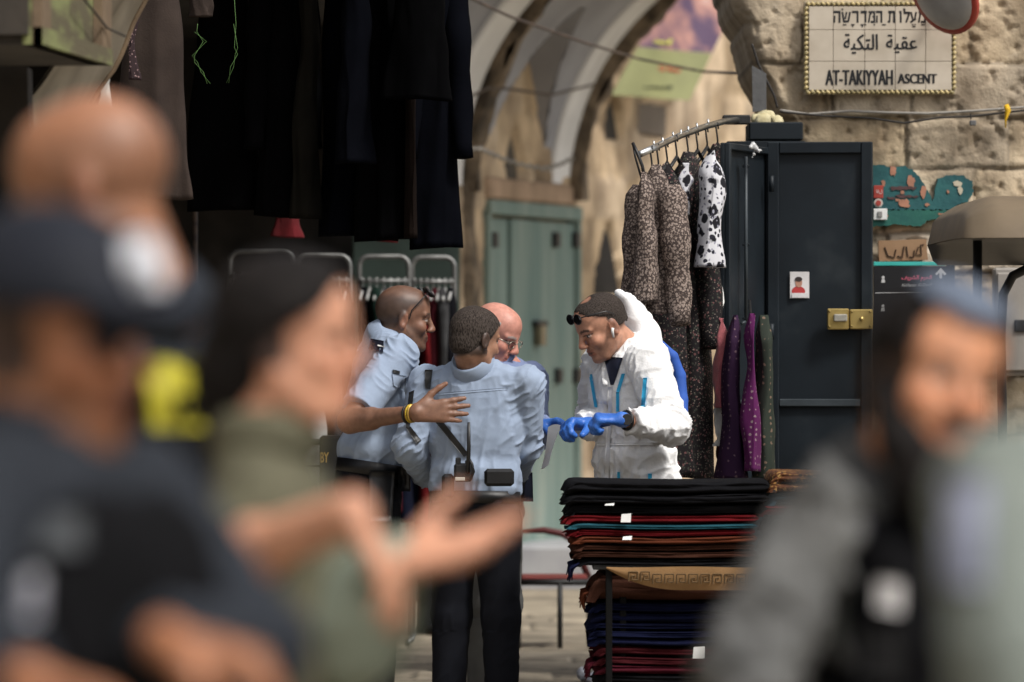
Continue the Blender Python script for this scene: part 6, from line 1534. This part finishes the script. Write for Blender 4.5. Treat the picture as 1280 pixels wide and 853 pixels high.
f.body(); f.trousers(M_trouser); f.shirt(mat('greyblue_cotton', (.075, .095, .115), (.055, .07, .085), 5, .9, .1, 200), 'jacket', hem=.97)

# ------------------------------------------------------------------ out-of-focus people close to the camera
NH = .011
M_grey_uni = mat('grey_uniform', (.075, .08, .09), (.055, .058, .066), 5, .85, .15, 120)
M_olive = mat('olive_cotton', (.115, .108, .07), (.085, .08, .05), 5, .88, .15, 120)
M_palegreen = mat('pale_olive_cloth', (.27, .31, .25), (.22, .255, .2), 5, .88, .15, 120)
M_vest = mat('black_vest', (.005, .005, .006), (.0035, .0035, .004), 8, .9, .2, 90, spec=.1)
M_slate = mat('slate_uniform', (.018, .022, .03), (.013, .016, .022), 5, .85, .15, 120)
M_ltgrey = mat('light_grey_uniform', (.135, .135, .13), (.06, .06, .06), 5, .85, .15, 120)
M_blackhair = mat('black_hair', (.014, .011, .01), (.006, .005, .005), 40, .7, .4, 200, spec=.15)

def vest(f, m, name='vest', g=1.0):
    q = Sdf(NH); k = f.k; AX = f.axes()
    q.ell(f.T(0, 0, 1.27), (.152 * k * g, .195 * k * g, .2 * k), M=AX); q.cone(f.T(0, 0, 1.06), f.T(0, 0, 1.2), .125 * k * g, .125 * k * g, .05, w=f.l, f=1.42)
    for sg in (1, -1): q.cone(f.T(.05, sg * f.strap, 1.37), f.T(-.05, sg * f.strap, 1.405), .066 * k * g ** .5, .066 * k * g ** .5, .04)
    q.cut(f.T(0, 0, 1.02), -AX[2], .3); q.cut(f.T(0, 0, 1.49), AX[2], .2)
    for sg in (1, -1): q.cut(f.T(0, sg * .19, 1.38), AX[1] * sg, .17)
    V, F = q.mesh(); f.vestVF = (V, F); f.vb = bvh_of(V, F); return mk(name, V, F, m, f.t)

# bald man with the yellow panel on his back, facing away to the left
f = Fig('bald man in a dark vest with a yellow lettered panel on his back', 214, 8.9, 142, 1.93, NH, lean=6, side=-4, hs=1.14, skin=(.33, .155, .085))
f.head(P(112, 236, 8.85), 168, 16); f.hairc = A(.12, .07, .05); f.scalp = lambda x, y, z: .35 * (x < .03) * sstep(-.06, -.03, z) * sstep(.085, .05, z)
f.arm('L', f.B(.0, .27, 1.14), f.B(.14, .24, .92)); f.arm('R', f.B(.05, -.25, 1.14), f.B(.2, -.2, .95))
f.body(); f.trousers(M_trouser); f.shirt(M_slate, hem=.97, seed=21); vest(f, M_vest)
n_ = unit(P(236, 500, 7.0) * A(1, 0, 0) + A(0, 7, 0)); 
pc, dv = P(245, 492, 8.8), unit(-f.f * 1.0)
ux_ = unit(np.cross(A(0, 0, 1), -dv)) * -1; ux_ = unit(A(-dv[1], dv[0], 0)); ux_ = ux_ if ux_[0] > 0 else -ux_
c0 = A(*pc); hw, hh = .065, .056
f.decal('yellow_panel', mat('yellow_panel', (.4, .35, .02), (.34, .3, .015), 6, .6, .1), (c0 - ux_ * hw + A(0, 0, hh), c0 - ux_ * hw - A(0, 0, hh), c0 + ux_ * hw - A(0, 0, hh), c0 + ux_ * hw + A(0, 0, hh)), 10, 14, off=.002, th=.006, bv=f.vb, direc=-dv)
h_ = f.vb.ray_cast(Vector(tuple(c0 + dv * .8)), Vector(tuple(-dv)), 3.0)
lc = np.array(h_[0]) + dv * .022 if h_[0] is not None else c0
m_ = MB(); lettering(m_, 'POLICE', lc - A(0, 0, .02), ux_, A(0, 0, 1), .105, .04, 1, .04, .004); m_.build('lettering', M_vest, f.t)

# man in the dark cap, nearest on the left
f = Fig('man in a dark peaked cap with a white emblem, wearing a black vest', 70, 6.4, -24, 1.79, NH, lean=2, hs=1.09, skin=(.34, .145, .07), g=1.02)
f.head(P(66, 418, 6.4), -34, 6); f.hairc = A(.015, .012, .01); f.beard = lambda x, y, z: .4 * sstep(-.03, -.05, z - .3 * np.clip(.05 - x, -.02, .06)) * (x > .005)
f.scalp = lambda x, y, z: (x < .03) * (z > -.05) * .9
f.arm('L', P(318, 812, 6.42), P(205, 800, 6.15), A(.95, -.2, -.22), A(-.15, .1, -1), curl=(.5, .6, .65, .7), thumb=.4, sc=1.1)
f.arm('R', P(-60, 830, 6.1), P(30, 850, 5.95), A(.9, -.1, -.25), A(0, 0, -1), curl=(.5, .6, .65, .7), thumb=.4)
f.body(); f.trousers(M_slate); f.shirt(M_slate, hem=.97, seed=23, amp=.011, bulk=.88); vest(f, M_vest, g=1.16)
M_cap = mat('navy_cap', (.010, .012, .02), (.007, .009, .015), 8, .75, .15, 120)
def capbrim(q):
    hk = f.hs * f.k
    for y0 in np.linspace(-.06, .06, 7): q.cone(f.hp(.07, y0, .05), f.hp(.165 - 4.5 * y0 * y0, y0 * 1.05, .034), .008 * hk, .006 * hk, .012)
cp = f.cap_of_hair('cap', M_cap, lambda x, y, z: np.where(x < .085, -(z - .03), -1.0), off=.018, rough=.0, extra=capbrim, h=.007)
em = MB(); ec = f.hp(.102, .012, .082); en = unit(f.HM[0] * .86 + f.HM[2] * .35 + f.HM[1] * .3); e1 = unit(np.cross(en, A(0, 0, 1))); e2 = np.cross(e1, en)
em.prism([ec + e1 * .031 * math.cos(g) * (1 + .12 * math.cos(g * 6)) + e2 * .033 * math.sin(g) * (1 + .12 * math.cos(g * 6)) for g in np.linspace(0, 6.283, 36, endpoint=False)][::-1], en * .012, en * -.012)
em.build('emblem', mat('silver_emblem', (.85, .86, .9), (.7, .72, .78), 30, .4, .1, spec=.5), cp)
vd = lambda nm, m, pts, d, **kw: f.pdecal(nm, m, (pts[0], pts[1], pts[2], pts[3]), d, bv=f.vb, **kw)
vd('badge', mat('badge_white', (.75, .75, .8), (.5, .5, .58), 30, .5, .1), ((8, 712), (6, 775), (52, 778), (54, 712)), 5.6, off=.004, th=.006)
vd('chest_strip', mat('badge_dark', (.05, .055, .06), None, 8, .6), ((20, 640), (20, 690), (110, 690), (110, 640)), 5.6, off=.004, th=.01)

# woman with tied-back black hair and open palm
f = Fig('woman in an olive shirt with tied-back black hair holding out an open palm', 330, 8.3, -4, 1.71, NH, lean=3, hs=1.04, skin=(.60, .31, .2), g=.97)
f.armr = 1.22; f.head(P(362, 426, 8.3), -14, 2); f.hairc = A(.012, .01, .01); f.scalp = lambda x, y, z: (x < .02) * (z > -.04) * .95
f.arm('R', P(262, 712, 8.05), P(440, 640, 7.85), A(.5, -.15, -.86), A(-.5, .1, -.5), curl=(.2, .25, .3, .35), thumb=.3, sc=1.12)
f.arm('L', P(400, 815, 8.35), P(496, 705, 8.15), A(.93, -.2, .22), A(-.2, -.45, .87), curl=(.05, .1, .16, .22), thumb=.35, thumb_in=-.4, sc=1.22, spread=.3)
f.body(); f.trousers(M_olive); f.shirt(M_olive, hem=.95, seed=27, short=('R',), sl=None, wrist_r=.05)
s_ = Sdf(NH); a = f.arms['L']; s_.chain([a['el'] + A(-.03, 0, -.02), a['el'] * .5 + a['wr'] * .5 + A(-.012, 0, -.02), a['el'] * .1 + a['wr'] * .9], [.1, .09, .06], .03)
V, F = s_.mesh(); N = normals(V, F); V = V + N * ((fbm(V * 14, 7, 3) - .5) * .02)[:, None]; mk('loose_sleeve', V, F, M_palegreen, f.t)
f.cap_of_hair('hair', M_blackhair, lambda x, y, z: np.maximum(np.maximum(x - .05 - .3 * np.clip(z, -.1, .1), np.where(x > .0, -(z - .01 - x * .6), -9)), -(z + .2)), off=.014, rough=.006, extra=lambda q: (q.ell(f.hp(-.08, 0, -.06), (.06, .06, .075), M=f.HM, k=.04), q.chain([f.hp(-.09, 0, -.08), f.hp(-.1, .0, -.15)], [.05, .02], .03)))

# bearded man on the right
f = Fig('bearded man with a grey-blue skullcap, black vest and grey sleeves', 1112, 8.35, -42, 1.69, NH, lean=2, side=3, hs=1.18, skin=(.64, .31, .175), g=1.05)
f.head(P(1168, 472, 8.25), -68, 4, -14); f.hairc = A(.014, .011, .01); f.scalp = lambda x, y, z: (x < .05) * (z > -.05) * .95
f.arm('R', P(935, 830, 8.1), P(960, 985, 8.0), A(.6, -.3, -.6), A(0, 0, -1)); f.arm('L', P(1245, 830, 8.35), P(1200, 970, 8.1), A(-.6, -.3, -.6), A(0, 0, -1))
f.body(); f.trousers(M_ltgrey); f.strap = .125; f.shirt(M_ltgrey, hem=.95, seed=29, amp=.016, bulk=.86, crumple=.01); vest(f, M_vest, g=1.27)
q = Sdf(.008); hk = f.hs * f.k
for y in (1, -1): q.cone(f.hp(.0, y * .066, -.02), f.hp(.05, y * .045, -.095), .02 * hk, .034 * hk, .02)
q.ell(f.hp(.064, 0, -.13), (.045 * hk, .055 * hk, .052 * hk), M=f.HM, k=.03); q.cone(f.hp(.1, -.028, -.05), f.hp(.1, .028, -.05), .007 * hk, .007 * hk, .006)
V, F = q.mesh(); N = normals(V, F); V = V + N * ((fbm(V * 60, 5, 3) - .5) * .016)[:, None]; mk('beard', V, F, M_blackhair, f.t)
f.cap_of_hair('hair', M_blackhair, lambda x, y, z: np.maximum(np.maximum(x - .045, np.where(x > .0, -(z - .02), -9)), -(z + .1)), off=.012, rough=.006)
f.cap_of_hair('skullcap', mat('greyblue_cap', (.13, .16, .21), (.1, .12, .165), 20, .85, .2, 120), lambda x, y, z: np.maximum(-(z - .106 + .3 * x), -1), off=.018, rough=.003)
vd = lambda nm, m, pts, d, **kw: f.pdecal(nm, m, (pts[0], pts[1], pts[2], pts[3]), d, bv=f.vb, **kw)
vd('badge', mat('badge_pale', (.6, .58, .57), (.5, .48, .47), 30, .5, .1), ((1096, 722), (1094, 762), (1128, 768), (1130, 726)), 7.6, off=.004, th=.008)
vd('radio_pouch', mat('pouch_olive', (.05, .052, .045), None, 8, .8), ((1010, 690), (1005, 800), (1060, 800), (1062, 690)), 7.6, off=.01, th=.04)
vd('chest_pouch', mat('pouch_black', (.012, .012, .013), None, 8, .8), ((1070, 780), (1070, 850), (1130, 850), (1130, 780)), 7.6, off=.01, th=.04)
vd('name_strip', mat('strip_grey', (.14, .13, .16), None, 8, .7), ((1030, 640), (1028, 664), (1085, 670), (1086, 645)), 7.6, off=.004, th=.006)

# shoulder of a person entering at the right edge
f = Fig('person in a grey-green uniform with a pale sleeve patch, back turned, at the right edge', 1470, 5.9, 66, 1.79, NH, lean=3, skin=(.4, .23, .15), g=1.05)
f.head(f.T(.05, 0, 1.68), 60, 10); f.hairc = A(.015, .012, .01); f.scalp = lambda x, y, z: (x < .06) * (z > -.06) * .95
f.arm('L', P(1287, 830, 5.75), P(1292, 1000, 5.7)); f.arm('R', f.B(.02, -.26, 1.14), f.B(.12, -.24, .9))
f.body(); f.trousers(M_palegreen); f.shirt(mat('greygreen_uniform', (.205, .23, .205), (.16, .18, .16), 5, .88, .15, 120), hem=.95, seed=33, amp=.012, bulk=1.1)
f.pdecal('sleeve_patch', mat('patch_bluegrey', (.33, .35, .45), (.25, .27, .36), 10, .8, .1), ((1178, 580), (1175, 740), (1235, 745), (1243, 585)), 5.0, nx=10, ny=10, off=.003, th=.006)
